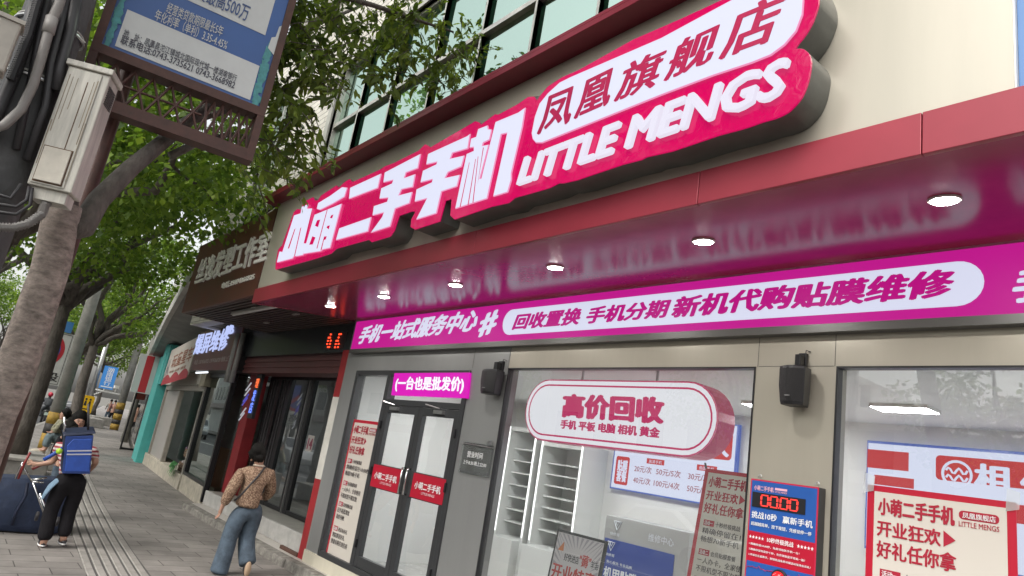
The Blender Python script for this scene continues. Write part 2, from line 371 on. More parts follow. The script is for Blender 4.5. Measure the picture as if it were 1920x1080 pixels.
# ---- upper storey
tilew=brickmat('cream_strip_tiles',(.60,.57,.50),(.50,.47,.41),(.13,.12,.105),1.0,.62,.10,.006,'XZ',.45,.4,.25,.9)
upper=thing('upper_storey',(-5,UPW,ZTOP),'pale tiled upper floor with green glass windows above the red ledge','building')
xu=PY(415,400,UPW).x; xj=PY(601,310,UPW).x; zt=PY(637,133,UPW).z; XU1=4.0; ZU=9.5
xs2a,xs2b=PY(462,395,UPW).x,PY(505,350,UPW).x     # small window on the left
zt2=PY(520,185,UPW).z
mb=MB(); mb.box(xu,xs2a,UPW,UPW+.25,3.55,ZU); mb.box(xs2a,xs2b,UPW,UPW+.25,3.55,4.0); mb.box(xs2a,xs2b,UPW,UPW+.25,zt2,ZU); mb.box(xs2b,xj,UPW,UPW+.25,3.55,ZU)
mb.box(xj,XU1,UPW,UPW+.25,zt,ZU); mb.box(xu,xu+.25,UPW+.25,12,3.55,ZU)
mb.build('tiled_wall',tilew,upper)
MB().box(xu-.12,XU1,UPW-.12,12,ZU,ZU+.25).build('parapet',concrete,upper)
plaster=mat('grey_window_plaster',(.36,.36,.33),.8,var=.2,vs=4)
mb=MB(); mb.box(xj-.16,xj,UPW-.03,UPW+.2,ZTOP+.05,zt+.16); mb.box(xj,XU1,UPW-.03,UPW+.2,zt,zt+.16)
mb.box(xs2a-.22,xs2a,UPW-.03,UPW+.2,3.95,zt2+.12); mb.box(xs2a,xs2b,UPW-.03,UPW+.2,zt2,zt2+.12)
mb.build('window_surround',plaster,upper)
gg=bpy.data.materials.new('green_mirror_glass'); gg.use_nodes=True; n=gg.node_tree; p=n.nodes['Principled BSDF']; p.inputs['Base Color'].default_value=(.02,.06,.035,1); p.inputs['Roughness'].default_value=.15
gl=n.nodes.new('ShaderNodeBsdfGlossy'); gl.inputs['Color'].default_value=(.60,.78,.68,1); gl.inputs['Roughness'].default_value=.004
nzz=n.nodes.new('ShaderNodeTexNoise'); nzz.inputs['Scale'].default_value=.9; tcx=n.nodes.new('ShaderNodeTexCoord'); n.links.new(tcx.outputs['Object'],nzz.inputs[0]); bpz=n.nodes.new('ShaderNodeBump'); bpz.inputs['Strength'].default_value=.06; bpz.inputs['Distance'].default_value=.05; n.links.new(nzz.outputs[0],bpz.inputs['Height']); n.links.new(bpz.outputs[0],gl.inputs['Normal'])
mx=n.nodes.new('ShaderNodeMixShader'); mx.inputs[0].default_value=.72; n.links.new(p.outputs[0],mx.inputs[1]); n.links.new(gl.outputs[0],mx.inputs[2]); n.links.new(mx.outputs[0],n.nodes['Material Output'].inputs[0])
alu=mat('weathered_aluminium',(.46,.45,.41),.4,.5,var=.25,vs=5)
yg=UPW+.10
# mullion centres measured along the bottom of the window
ztr=PY(720,150,UPW).z
ztr=(PY(735,150,UPW).z+PY(1000,12,UPW).z)/2
zb=ZTOP+.02
xm=[xj+.03]+[PY(*q,UPW).x for q in ((650,275),(715,235),(790,205),(880,150),(985,95),(1110,45))]
step=xm[-1]-xm[-2]
while xm[-1]<XU1-1: xm.append(xm[-1]+step)
for i,(a,b) in enumerate(zip(xm[:-1],xm[1:])):
    w_=thing if 0 else None
    mb=MB(); t=.035
    mb.box(a-t/2,a+t/2,yg-.06,yg+.02,zb,zt); mb.box(b-t/2,b+t/2,yg-.058,yg+.02,zb,zt)
    mb.box(a+t/2,b-t/2,yg-.055,yg+.02,zt-.05,zt); mb.box(a+t/2,b-t/2,yg-.065,yg+.02,ztr-.03,ztr+.03); mb.box(a+t/2,b-t/2,yg-.055,yg+.02,zb,zb+.05)
    fr=mb.build('window',alu,upper)
    tl=rng.uniform(-.006,.006,2)
    mb=MB(); mb.quad((a,yg+tl[0],zb),(b,yg-tl[0],zb),(b,yg-tl[0]+.004,ztr),(a,yg+tl[0]+.002,ztr)); mb.quad((a,yg+tl[1],ztr),(b,yg-tl[1],ztr),(b,yg-tl[1],zt),(a,yg+tl[1]+.004,zt)); mb.build('pane',gg,fr)
mb=MB(); mb.box(xs2a,xs2a+.05,yg-.05,yg,3.6,zt2); mb.box(xs2b-.05,xs2b,yg-.05,yg,3.6,zt2); mb.box((xs2a+xs2b)/2-.03,(xs2a+xs2b)/2+.03,yg-.05,yg,3.6,zt2); mb.box(xs2a,xs2b,yg-.05,yg,zt2-.06,zt2); mb.box(xs2a,xs2b,yg-.055,yg,ztr-.03,ztr+.03)
fr=mb.build('window',alu,upper); MB().quad((xs2a,yg+.01,3.6),(xs2b,yg+.01,3.6),(xs2b,yg+.01,zt2),(xs2a,yg+.01,zt2)).build('pane',gg,fr)
# floor slab and dim room behind the upper windows
MB().box(xu+.3,XU1,UPW+.3,11,ZTOP-.2,ZTOP-.05).build('floor_slab',concrete,upper)

# ---- shop interior
ZC=2.78; YB=7.4
iw=mat('interior_white_wall',(.80,.81,.79),.6)
mb=MB(); mb.box(XL,XR+1,YB,YB+.1,.16,ZC); mb.box(XL,XL+.06,F+TH,YB,.16,ZC); mb.box(XR+1,XR+1.1,F+TH,YB,.16,ZC); mb.build('interior_wall',iw,bl)
MB().box(XL,XR+1,F+.001,YB,.12,.16).build('interior_floor',mat('pale_floor_tile',(.55,.55,.53),.25,var=.05),bl)
MB().box(XL,XR+1,F+TH,YB,ZC,ZC+.06).build('interior_ceiling',iw,bl)
clear=glass('shop_glass',(.95,.97,.96),(.95,.97,.96),ior=1.5,add=.06,milky=.05)
for (a,b) in ((xw0,xw1),(xv0,XR)):
    mb=MB(); t=.012
    mb.box(a,a+t,F-.006,F+.06,ZPL,zw); mb.box(b-t,b,F-.006,F+.06,ZPL,zw); mb.box(a+t,b-t,F-.006,F+.06,zw-t,zw); mb.box(a+t,b-t,F-.006,F+.06,ZPL,ZPL+.03)
    fr=mb.build('shop_window',black,bl)
    MB().quad((a+t,F+.03,ZPL+.03),(b-t,F+.03,ZPL+.03),(b-t,F+.03,zw-t),(a+t,F+.03,zw-t)).build('pane',clear,fr)
# entrance: outer frame, side light, double door
YD=F+.03
def pxz(x,y): q=PY(x,y,F+.02); return q.x,q.z
xs0=pxz(738,703)[0]; zlt=pxz(740,760)[1]; xm2=pxz(800,770)[0]
fw=.07
mb=MB(); mb.box(xd0,xd0+fw,F-.02,F+.1,ZPL,zd); mb.box(xd1-fw,xd1,F-.02,F+.1,ZPL,zd); mb.box(xd0+fw,xd1-fw,F-.02,F+.1,zd-.06,zd); mb.box(xd0+fw,xd1-fw,F-.018,F+.1,ZPL,ZPL+.07)
mb.box(xs0-.09,xs0,F-.015,F+.1,ZPL+.07,zd-.06); mb.box(xs0,xd1-fw,F-.015,F+.1,zlt,zlt+.07)
mb.build('door_frame',frame_dk,bl,bevel=.004)
MB().quad((xd0+fw,YD,ZPL+.07),(xs0-.09,YD,ZPL+.07),(xs0-.09,YD,zd-.06),(xd0+fw,YD,zd-.06)).build('side_light_pane',clear,bl)
chrome=mat('chrome',(.6,.6,.6),.15,1)
zmid=pxz(760,905)[1]
for k,(a,b) in enumerate(((xs0+.004,(xs0+xd1-fw)/2-.004),((xs0+xd1-fw)/2+.004,xd1-fw-.004))):
    d=.085; mb=MB(); z0,z1=ZPL+.075,zlt-.004
    mb.box(a,a+d,F-.01,F+.05,z0,z1); mb.box(b-d,b,F-.01,F+.05,z0,z1); mb.box(a+d,b-d,F-.01,F+.05,z0,z0+.12); mb.box(a+d,b-d,F-.01,F+.05,z1-.09,z1); mb.box(a+d,b-d,F-.01,F+.05,zmid-.14,zmid+.14)
    dr=mb.build('door',frame_dk,bl,bevel=.004)
    mb=MB(); mb.quad((a+d,YD,z0+.12),(b-d,YD,z0+.12),(b-d,YD,zmid-.14),(a+d,YD,zmid-.14)); mb.quad((a+d,YD,zmid+.14),(b-d,YD,zmid+.14),(b-d,YD,z1-.09),(a+d,YD,z1-.09)); mb.build('pane',clear,dr)
    hx=b-.05 if k==0 else a+.05
    mb=MB(); mb.tube([(hx,F-.01,zmid-.12),(hx,F-.05,zmid-.12),(hx,F-.05,zmid+.16),(hx,F-.01,zmid+.16)],.013,8); mb.build('handle',chrome,dr,smooth=True)
    mb=MB()
    for zz in (z0+.25,zmid+.05,z1-.25): mb.box((a-.02 if k==0 else b-.005),(a+.005 if k==0 else b+.02),F-.04,F-.008,zz-.05,zz+.05)
    mb.build('hinge',black,dr,bevel=.005)
    c0,c1=(a+.02,b-.12) if k==0 else (a+.14,b-.02)
    B=Board((c0,F-.013,zmid+.13),(c1,F-.013,zmid+.13),(c0,F-.013,zmid-.13)); mb=MB(); B.slab(mb,0,0,1,1,0,.004); ps=mb.build('push_plate',paperred,dr)
    mb=MB(); B.text(mb,'小萌二手手机',.1,.32,.9,.62,.03,off=0); B.text(mb,'LITTLE MENGS',.35,.7,.75,.8,0); mb.build('plate_lettering',whitep,dr)
    mb=MB(); cx=a+.28 if k==0 else b-.35; mb.box(cx-.1,cx+.08,F-.05,F-.01,z1-.06,z1-.02); mb.tube([(cx,F-.04,z1-.0),(cx-.18 if k==0 else cx-.2,F-.10,z1+.03)],.008,6); mb.build('door_closer',steel,dr)

# red/white/red jamb left of the shop
xjb=PY(632,830,F).x-.1
def seg(px): return PY(*px,F).z
jl=XL-.22
zr1,zr2=PY(645,745,F).z,PY(602,900,F).z
mb=MB().box(jl,XL-.002,F+.01,F+.3,zr1,ZS0); mb.build('red_jamb',mat('jamb_red',(.33,.02,.025),.5,var=.2,vs=4),bl)
MB().box(jl,XL-.002,F+.01,F+.3,zr2,zr1).build('white_jamb',mat('jamb_white',(.68,.66,.6),.6,var=.15,vs=4),bl)
MB().box(jl,XL-.002,F+.01,F+.3,.117,zr2).build('red_jamb_foot',MATS['jamb_red'],bl)

# ================================================================== MAIN SIGN
YS=PAN-.19
def Z1(*p): return [(510+x/6.355,340+y/6.355) for x,y in p]
def Z2(*p): return [(620+x/5.4,260+y/5.4) for x,y in p]
def Z3(*p): return [(760+x/4.154,180+y/4.154) for x,y in p]
def Z4(*p): return [(960+x/4.5,130+y/4.5) for x,y in p]
def Z5(*p): return [(1240+x/4.153,0+y/4.153) for x,y in p]
def on(pts,Y): return [PY(x,y,Y) for x,y in pts]
out=(Z1((40,1050),(42,975),(72,815),(118,765),(258,368),(300,330),(345,333),(372,248),(488,188),(503,230),(550,222),(580,172),(768,48),(790,80),(862,10))
 +Z2((190,408),(216,440),(500,312),(545,280),(640,245),(890,120),(955,55),(990,72))
 +Z3((190,402),(500,222),(545,195),(575,205),(584,226),(700,140),(722,145),(880,60),(955,6),(1000,3),(1015,25),(1003,90))
 +[(1002,196),(1012,180),(1027,162),(1053,145),(1085,131),(1187,74),(1272,37),(1357,-2),(1480,-62),(1512,-58),(1532,-30),(1536.5,0),(1532.6,19),(1517,58),(1486,93),(1500,90),(1512,94),(1520.5,106),(1521.7,125),(1512,168.6),(1493,197.5),(1466,219),(1425,229),(1408,237),(1348,253),(1260,283),(1211,294),(1202,299),(1167,308),(1102,330),(1082,337),(1055.5,343),(1047,343),(1029,352),(982,365.6),(964.6,370),(952.6,380),(921,387),(851.5,411),(844,404),(846.7,372.6),(834.6,376),(824,414.7),(777,430),(769.6,425.5),(771,411),(779,396.7),(771,396),(747.8,404),(738.5,432),(731,443),(696,453.5),(691,449),(629.6,466),(620,475),(590,485)])
sg=thing('main_shop_sign',on([(1000,300)],PAN)[0],'large red lit shop sign with thick white characters and LITTLE MENGS lettering','shop sign')
def soften(p,keep=32):
    r=[]; n=len(p)
    for i in range(n):
        a,b,c=[Vector(p[j%n]) for j in (i-1,i,i+1)]; u=(b-a); v=(c-b)
        if u.length<6 or v.length<6 or b.x<1400: r.append(p[i]); continue
        t=min(.3,.3); r.append(tuple(b-u*t)); r.append(tuple(b+v*t))
    return r
out=soften(soften(out)); pill_=None
po=on(out,YS)[::-1]
MB().prism(po,(0,PAN-YS-.002,0)).build('sign_return',darkret,sg,sharp=48)
# vacuum-formed, wrinkly face
sf=bpy.data.materials.new('sign_red_wrapped_face'); sf.use_nodes=True; n=sf.node_tree; p=n.nodes['Principled BSDF']
p.inputs['Base Color'].default_value=(.16,.001,.02,1); p.inputs['Roughness'].default_value=.09; p.inputs['Specular IOR Level'].default_value=.35; p.inputs['Coat Weight'].default_value=.12; p.inputs['Emission Color'].default_value=(.66,.0004,.115,1); p.inputs['Emission Strength'].default_value=.78*2**-EXPO
tcx=n.nodes.new('ShaderNodeTexCoord'); nz=n.nodes.new('ShaderNodeTexNoise'); nz.inputs['Scale'].default_value=14; nz.inputs['Detail'].default_value=3; nz.inputs['Distortion'].default_value=1.5; n.links.new(tcx.outputs['Object'],nz.inputs[0])
bp=n.nodes.new('ShaderNodeBump'); bp.inputs['Strength'].default_value=.13; bp.inputs['Distance'].default_value=.02; n.links.new(nz.outputs[0],bp.inputs['Height']); n.links.new(bp.outputs[0],p.inputs['Normal']); n.links.new(bp.outputs[0],p.inputs['Coat Normal'])
cx=sum((p.x for p in po))/len(po)
MB().prism(on(out,YS-.012)[::-1],(0,.0115,0)).build('sign_face',sf,sg,bevel=.004)
wl=whiteL
H=[]
def glyph(mb,px,Y): mb.prism(on(px,Y)[::-1],(0,.012,0))
yl=YS-.030
mb=MB()
glyph(mb,Z1((55,970),(88,832),(122,838),(262,402),(338,378),(352,300),(432,268),(418,322),(482,318),(380,735),(412,735),(368,880),(280,898),(268,885),(256,900),(240,922)),yl)
glyph(mb,Z1((530,330),(548,255),(690,170),(835,65),(895,72),(860,185),(720,268),(570,342)),yl)
glyph(mb,Z1((505,395),(830,262),(690,795),(600,815),(575,835),(510,845),(368,868),(405,738)),yl)
glyph(mb,Z2((195,495),(510,350),(475,500),(182,612)),yl); glyph(mb,Z2((50,1030),(85,905),(410,790),(375,940)),yl)
glyph(mb,Z2((545,340),(880,165),(910,150),(880,300),(760,345),(745,395),(855,355),(830,490),(715,515),(690,570),(825,535),(795,655),(650,710),(600,890),(400,955),(520,790),(535,750),(420,780),(435,680),(570,635),(580,600),(490,610),(510,500),(620,450),(630,420),(530,445)),yl)
glyph(mb,Z3((175,450),(195,440),(480,310),(505,290),(485,410),(365,445),(350,485),(460,460),(435,550),(330,595),(310,635),(425,610),(400,705),(280,745),(240,915),(80,965),(165,800),(70,825),(85,725),(205,670),(210,650),(115,675),(135,580),(240,530),(245,515),(160,535)),yl)
glyph(mb,Z3((385,880),(475,450),(530,425),(530,400),(497,405),(510,330),(550,315),(565,255),(640,225),(645,255),(672,258),(655,340),(605,365),(600,385),(650,375),(580,640),(590,640),(700,200),(880,125),(935,85),(910,240),(825,600),(825,650),(795,750),(680,785),(790,290),(745,300),(635,800)),yl)
lo=mb.build('lettering',wl,sg,bevel=.009)
lo.data.materials.append(lit('pink_letter_rim',(.86,.30,.52),.95)); lo.modifiers[0].material=1
for p_ in lo.data.polygons: p_.material_index=0 if p_.normal.y<-.9 else 1
# red gaps between the strokes
mb=MB(); yh=yl-.002
for q in (Z1((282,555),(203,800),(188,800),(266,575)),Z1((350,545),(273,890),(264,888),(337,560)),Z1((537,465),(575,455),(548,545),(512,530)),Z1((480,655),(518,668),(485,752),(443,755)),Z1((705,405),(732,395),(716,442),(690,435)),Z1((660,530),(690,525),(676,572),(650,552)),Z1((620,658),(652,655),(640,692),(618,700),(592,812),(577,825)),Z1((655,335),(662,338),(540,800),(530,800)),Z1((480,318),(487,322),(412,700),(402,735),(380,735)),
          Z3((497,515),(500,520),(430,865),(423,865)),Z3((545,490),(549,492),(492,850),(485,850)),Z3((565,470),(569,470),(530,830),(523,832)),Z3((605,400),(611,402),(570,650),(562,690))):
    mb.ngon(on(q,yh)[::-1])
mb.build('letter_cutouts',signred,sg)
pill=([(996,250),(998,261),(1004,268),(1015.5,268),(1240,178),(1336,142),(1408.6,118),(1444.7,103.5),(1471,84),(1493,58),(1505,26.5),(1507,0),(1505,-28),(1490,-48),(1462,-50),(1360,5),(1240,70),(1071,143),(1049,154),(1026.7,174.4),(1011,194),(1002,219)])
lo=MB().prism(on(pill,yl),(0,.012,0)).build('pill_panel',wl,sg,bevel=.009); lo.data.materials.append(MATS['pink_letter_rim']); lo.modifiers[0].material=1
mb=MB()
def q3(l,Y): return [PY(x,y,Y) for x,y in l]
for ch,bl_,br_,tl_ in (('凤',(1008,253),(1066,232),(1024,184)),('凰',(1077,224),(1139,197),(1094,155)),('旗',(1152,192),(1227,162),(1176,121)),('舰',(1246,153),(1330,118),(1270,80)),('店',(1349,113),(1445,78),(1380,22))):
    T(mb,ch,*q3((bl_,br_,tl_),yl),bold=.032,lift=.002)
mb.build('pill_lettering',darkred,sg)
mb=MB(); T(mb,'LITTLE MENGS',*q3(((975,348),(1466,182),(990,298)),yl+.012),bold=.026,hb=.8,ext=.03,lift=0)
mb.build('latin_lettering',lit('white_dim_lit',(.76,.74,.86),1.0),sg,bevel=.004)

# ================================================================== LIT STRIP UNDER THE CANOPY
YT=F-.07
st=thing('strip_light_sign',((XL+XR)/2,F,ZS0),'long magenta lit strip sign with service text and white pill under the canopy','light sign')
z0,z1=PY(1240,624,YT).z,PY(1240,535,YT).z
xl_=PY(657,657,YT).x
MB().box(xl_,XR,YT,F-.001,z0,z1).build('sign_body',pinkL,st)
MB().box(xl_-.01,XR,YT-.012,F-.001,z0-.055,z0-.001).build('lower_trim',mat('grey_trim',(.12,.12,.115),.4,.4),st)
ax0,ax1=PY(943,608,YT).x,PY(1846,522,YT).x; pz0,pz1=PY(1300,606,YT).z,PY(1300,544,YT).z
r_=(pz1-pz0)/2; pts=[]
for k in range(13): a=R(-90+180*k/12); pts.append((ax1-r_+r_*math.cos(a),YT-.004,(pz0+pz1)/2+r_*math.sin(a)))
for k in range(13): a=R(90+180*k/12); pts.append((ax0+r_+r_*math.cos(a),YT-.004,(pz0+pz1)/2+r_*math.sin(a)))
MB().ngon(pts).build('pill_panel',lit('white_lit_soft',(.66,.68,.84),1.0),st)
mb=MB(); T(mb,'手机一站式服务中心',*q3(((669,645),(887,620),(683,613)),YT-.001),bold=.05,hb=.7,lift=.003); T(mb,'#',*q3(((897,632),(926,622),(906,592)),YT-.001),bold=.05,lift=.003); T(mb,'手机',*q3(((1895,568),(2020,558),(1912,505)),YT-.001),bold=.05,lift=.003)
mb.build('white_lettering',MATS['white_lit_soft'],st)
mb=MB()
for s_,a_,b_,t_ in (('回收置换',(961,618),(1083,608),(972,590)),('手机分期',(1097,607),(1246,595),(1108,577)),('新机代购',(1259,596),(1478,577),(1272,558)),('贴膜维修',(1485,578),(1778,556),(1498,534))):
    T(mb,s_,*q3((a_,b_,t_),YT-.004),bold=.05,hb=.7,lift=.003)
mb.build('magenta_lettering',lit('magenta_letter_lit',(.45,.005,.20),1.0),st)

# ---- lit sign over the door
B=Board(*q3(((741,700),(882,699),(735,741)),F-.02))
ds=thing('door_light_sign',B.p(.5,1),'small magenta lit sign with white slogan over the glass doors','light sign')
mb=MB(); B.slab(mb,0,0,1,1,.012,.03); mb.build('sign_body',lit('magenta_bright_lit',(.62,.01,.42),1.1),ds)
mb=MB(); B.text(mb,'(一台也是批发价)',.05,.18,.95,.82,.05,.016); mb.build('lettering',lit('white_bright_lit',(.85,.85,.95),1.1),ds)

# ---- recessed downlights
nrm=Vector((0,zs_f-zs_b,F-CAN)).normalized(); sp0=(0,CAN+.03,zs_f+.006)
trim=mat('white_trim_ring',(.6,.58,.56),.4)
lampm=mat('lamp_diffuser',(1,1,1),.5,emit=130,ecol=(1,.97,.92))
dn=(Vector((0,1,0))*(F-CAN-.03)+Vector((0,0,1))*(zs_b-zs_f-.006)).cross(Vector((1,0,0))).normalized()
if dn.z>0: dn=-dn
names=['largest round downlight nearest the right edge under the red canopy','second round downlight from the right under the red canopy','third round downlight from the right, above the white pill start','third round downlight from the left, above the white slogan','second round downlight from the left under the red canopy','small round downlight at the far left end of the red canopy']
for (px,py),lb in zip(((1771,373),(1319,451),(1041,500),(854,533),(720,555),(620,573)),names):
    c=PP(px,py,sp0,dn)
    t=thing('downlight',c,lb,'ceiling light','recessed downlights under the red canopy')
    MB().disc(c+dn*.012,dn,.072,28,.012).build('trim_ring',trim,t,bevel=.003)
    MB().disc(c+dn*.0145,dn,.056,28,.002).build('lamp',lampm,t)

# ---- loudspeakers
def speaker(TLp,TRp,BLp,label,brk):
    a,b,c=[PY(*q,F-.16) for q in (TLp,TRp,BLp)]
    W=(b-a).length; Hh=(a-c).length; x0=a.x; zt_=a.z; zb_=c.z
    t=thing('wall_speaker',(x0+W/2,F,zb_),label,'loudspeaker','black wall loudspeakers on the shop front')
    prof=[(0,1),(.25,.99),(.5,1.02),(.75,.99),(1,1)]
    mb=MB(); pts=[]
    n_=8; fr=[]
    for k in range(n_+1):
        u=k/n_; bow=.035*math.sin(math.pi*u); fr.append((x0+W*u,F-.15-bow))
    low=[(x,y) for x,y in fr]+[(x0+W*.9,F-.03),(x0+W*.1,F-.03)]
    N=len(low); zz=[zb_,zb_+.02,zb_+Hh*.5,zt_-.02,zt_]; sc=[.86,.9,.99,1,.98]
    vs=[]; 
    for z_,s_ in zip(zz,sc):
        for (x,y) in low: vs.append((x0+W/2+(x-x0-W/2)*s_,F-.03+(y-F+.03)*s_,z_))
    fs=[tuple(range(N))[::-1],tuple((len(zz)-1)*N+i for i in range(N))]
    for j in range(len(zz)-1):
        for i in range(N): fs.append((j*N+i,j*N+(i+1)%N,(j+1)*N+(i+1)%N,(j+1)*N+i))
    MB().add(vs,fs).build('cabinet',black,t,bevel=.006)
    mb=MB(); q=[]
    for z_,s_ in zip(zz[1:4],sc[1:4]):
        q.append([(x0+W/2+(x-x0-W/2)*s_*.95,F-.03+(y-F+.03)*s_-.004,z_) for x,y in fr])
    for j in range(2):
        for i in range(n_): mb.quad(q[j][i],q[j][i+1],q[j+1][i+1],q[j+1][i])
    gr=mat('speaker_grille',(.016,.016,.017),.55,bump=.6,bs=500); mb.build('grille',gr,t)
    bz=zt_; mb=MB(); mb.box(x0+W*.4,x0+W*.62,F-.09,F-.03,bz-.005,bz+.09); mb.box(x0+W*.36,x0+W*.66,F-.03,F-.001,bz-.06,bz+.11); mb.build('bracket',blackm,t,bevel=.004)
    MB().tube([(x0+W*.6,F-.02,bz+.09),(x0+W*.62,F-.02,bz+.13),(x0+W*.78,F-.012,bz+.12)],.004,6).build('cable',ink,t)
    MB().box(x0+W*.4,x0+W*.58,F-.192,F-.186,zb_+.05,zb_+.056).build('badge',mat('dim_badge',(.2,.2,.2),.4),t)
speaker((903,692),(931,694),(905,737),'small black loudspeaker on the wall beside the glass doors',0)
speaker((1460,685),(1508,686),(1463,757),'larger black loudspeaker on the cream pillar between the two shop windows',0)

# ---- oval hanging light box behind the glass
YO=F+.22
def ovals(x0,x1,z0,z1,Y,seg=14):
    r=(z1-z0)/2; c=(z0+z1)/2
    return [(x1-r+r*math.cos(R(-90+180*k/seg)),Y,c+r*math.sin(R(-90+180*k/seg))) for k in range(seg+1)]+[(x0+r+r*math.cos(R(90+180*k/seg)),Y,c+r*math.sin(R(90+180*k/seg))) for k in range(seg+1)]
ox0,ox1=PY(987,760,YO).x,PY(1346,805,YO).x; oz1,oz0=PY(1160,713,YO).z,PY(1160,843,YO).z
ol=thing('oval_light_box',((ox0+ox1)/2,YO,oz0),'white oval light box with crimson ring and lettering hanging inside the window','light sign')
mb=MB(); pts=ovals(ox0,ox1,oz0,oz1,YO); mb.prism(pts,(0,.22,0)); mb.build('box_body',mat('crimson_box_side',(.26,.01,.06),.3,emit=.25,ecol=(.3,.01,.08)),ol)
MB().ngon(ovals(ox0+.004,ox1-.004,oz0+.004,oz1-.004,YO-.003)).build('face',lit('white_box_lit',(.80,.80,.86),1.0),ol)
def ring(mb,i0,i1,Y):
    a=ovals(ox0+i0,ox1-i0,oz0+i0,oz1-i0,Y); b=ovals(ox0+i1,ox1-i1,oz0+i1,oz1-i1,Y); n_=len(a); mb.add(a+b,[(i,(i+1)%n_,n_+(i+1)%n_,n_+i) for i in range(n_)])
mb=MB(); ring(mb,0.004,.014,YO-.005); ring(mb,.05,.066,YO-.005); mb.build('ring',lit('crimson_lit',(.50,.005,.11),1.0),ol)
mb=MB(); T(mb,'高价回收',*q3(((1055,781),(1241,794),(1059,740)),YO-.003),bold=.07,hb=.7); T(mb,'手机 平板 电脑 相机 黄金',*q3(((1051,803),(1236,821),(1053,787)),YO-.003),bold=.06,hb=.7); mb.build('lettering',MATS['crimson_lit'],ol)
mb=MB()
for px in (1093,1233): x=PY(px,705,YO+.1).x; mb.tube([(x,YO+.1,oz1-.01),(x,YO+.1,ZC)],.012,8)
mb.build('hanging_rod',steel,ol)

# ---- things inside the shop
def on_ceiling(px,py,z): return PZ(px,py,z)
pl=lit('panel_lamp',(1,1,1),42)
for (a,b),lb in (((1645,757),'slim white ceiling light panel seen through the right-hand window'),((1400,752),'white ceiling light panel at the right edge of the oval sign window')):
    c=PZ(a+20,b+4,ZC); t=thing('ceiling_panel_light',c,lb,'ceiling light','ceiling light panels inside the phone shop')
    MB().box(c.x-.1,c.x+.36,c.y-.14,c.y+.14,ZC-.03,ZC-.002).build('panel_frame',white,t); MB().box(c.x-.09,c.x+.35,c.y-.13,c.y+.13,ZC-.034,ZC-.0305).build('diffuser',pl,t)
for i,(x,y) in enumerate(((-7.6,5.6),(-5.4,5.9),(.6,6.2))):
    t=thing('ceiling_panel_light',(x,y,ZC),['ceiling light panel above the aisle behind the glass doors','ceiling light panel above the oval sign','ceiling light panel beyond the right edge of the right window'][i],'ceiling light','ceiling light panels inside the phone shop')
    MB().box(x-.35,x+.35,y-.22,y+.22,ZC-.03,ZC-.002).build('panel_frame',white,t); MB().box(x-.33,x+.33,y-.2,y+.2,ZC-.034,ZC-.0305).build('diffuser',pl,t)
ledw=lit('led_strip',(1,1,1),2.5)
def shelf(x0,x1,y,label,zt_=2.15,nsh=7):
    t=thing('display_shelf',((x0+x1)/2,y,.16),label,'shelf','white wall shelves inside the phone shop')
    sw=mat('shelf_white',(.66,.68,.66),.45)
    mb=MB(); mb.box(x0,x0+.05,y-.3,YB-.002,.16,zt_); mb.box(x1-.05,x1,y-.3,YB-.002,.16,zt_); mb.box(x0+.05,x1-.05,y-.3,YB-.002,zt_-.06,zt_); mb.build('side_panel',sw,t)
    MB().box(x0+.05,x1-.05,y-.45,YB-.002,.16,.75).build('base_cabinet',sw,t,bevel=.005)
    for k in range(nsh):
        z=.95+k*(zt_-1.1)/nsh; MB().box(x0+.052,x1-.052,y-.18,YB-.004,z,z+.02).build('shelf_board',sw,t)
    mb=MB(); mb.box(x0+.012,x0+.032,y-.306,y-.3005,.8,zt_); mb.box(x1-.032,x1-.012,y-.306,y-.3005,.8,zt_); mb.build('led_strip',ledw,t)
YH=7.2
xa=PY(1016,830,YH-.3).x; xb=PY(1095,840,YH-.3).x
shelf(xa,xb,YH,'narrow white shelf unit with glowing edge strips under the oval sign',PY(1060,832,YH-.3).z)
xa2=PY(812,785,YH-.3).x
shelf(xa2,xa-.12,YH,'wide white shelf unit behind the right glass door',2.35)
shelf(XL+.7,xa2-.05,YH,'white shelf unit behind the left glass door',2.35)
# screens on the back wall
def screen(TLq,TRq,BLq,Y,label):
    B=Board(*[PY(*q,Y) for q in (TLq,TRq,BLq)]); t=thing('menu_screen',B.p(.5,1),label,'screen','menu screens on the back wall of the phone shop'); mb=MB(); B.slab(mb,0,0,1,1,0,.06); mb.build('screen_body',mat('screen_blue_bezel',(.03,.06,.22),.3,emit=.3,ecol=(.05,.1,.4)),t,bevel=.004); return t,B
scw=lit('screen_white',(.72,.76,.95),.95); scr=lit('screen_red',(.55,.02,.03),.9); sct=lit('screen_text_red',(.38,.06,.08),.8)
YM=YB-.08
t,B=screen((1160,806),(1384,815),(1142,914),YM,'menu screen with red price headings half hidden behind the oval sign')
# true rectangle in the wall plane
x0=PY(1143,915,YM).x; x1=PY(1382,850,YM).x; zb_=PY(1143,915,YM).z; zt_=zb_+.98
bpy.data.objects.remove(t.children[0]); B=Board((x0,YM,zt_),(x1,YM,zt_),(x0,YM,zb_)); mb=MB(); B.slab(mb,0,0,1,1,0,.06); mb.build('screen_body',MATS['screen_blue_bezel'],t,bevel=.004)
mb=MB(); B.rect(mb,.012,.02,.988,.98,.003); mb.build('display',scw,t)
mb=MB()
for k in range(4): B.rrect(mb,.05+.235*k,.06,.05+.235*k+.21,.44,.005,.05)
B.rrect(mb,.035,.55,.16,.93,.005,.03); B.rect(mb,.31,.53,.46,.60,.005); B.rect(mb,.72,.53,.87,.60,.005); mb.build('red_tile',scr,t)
mb=MB()
for k,c in enumerate('高价回收'): B.text(mb,c,.075+.235*k,.1,.05+.235*k+.185,.40,.04,.007)
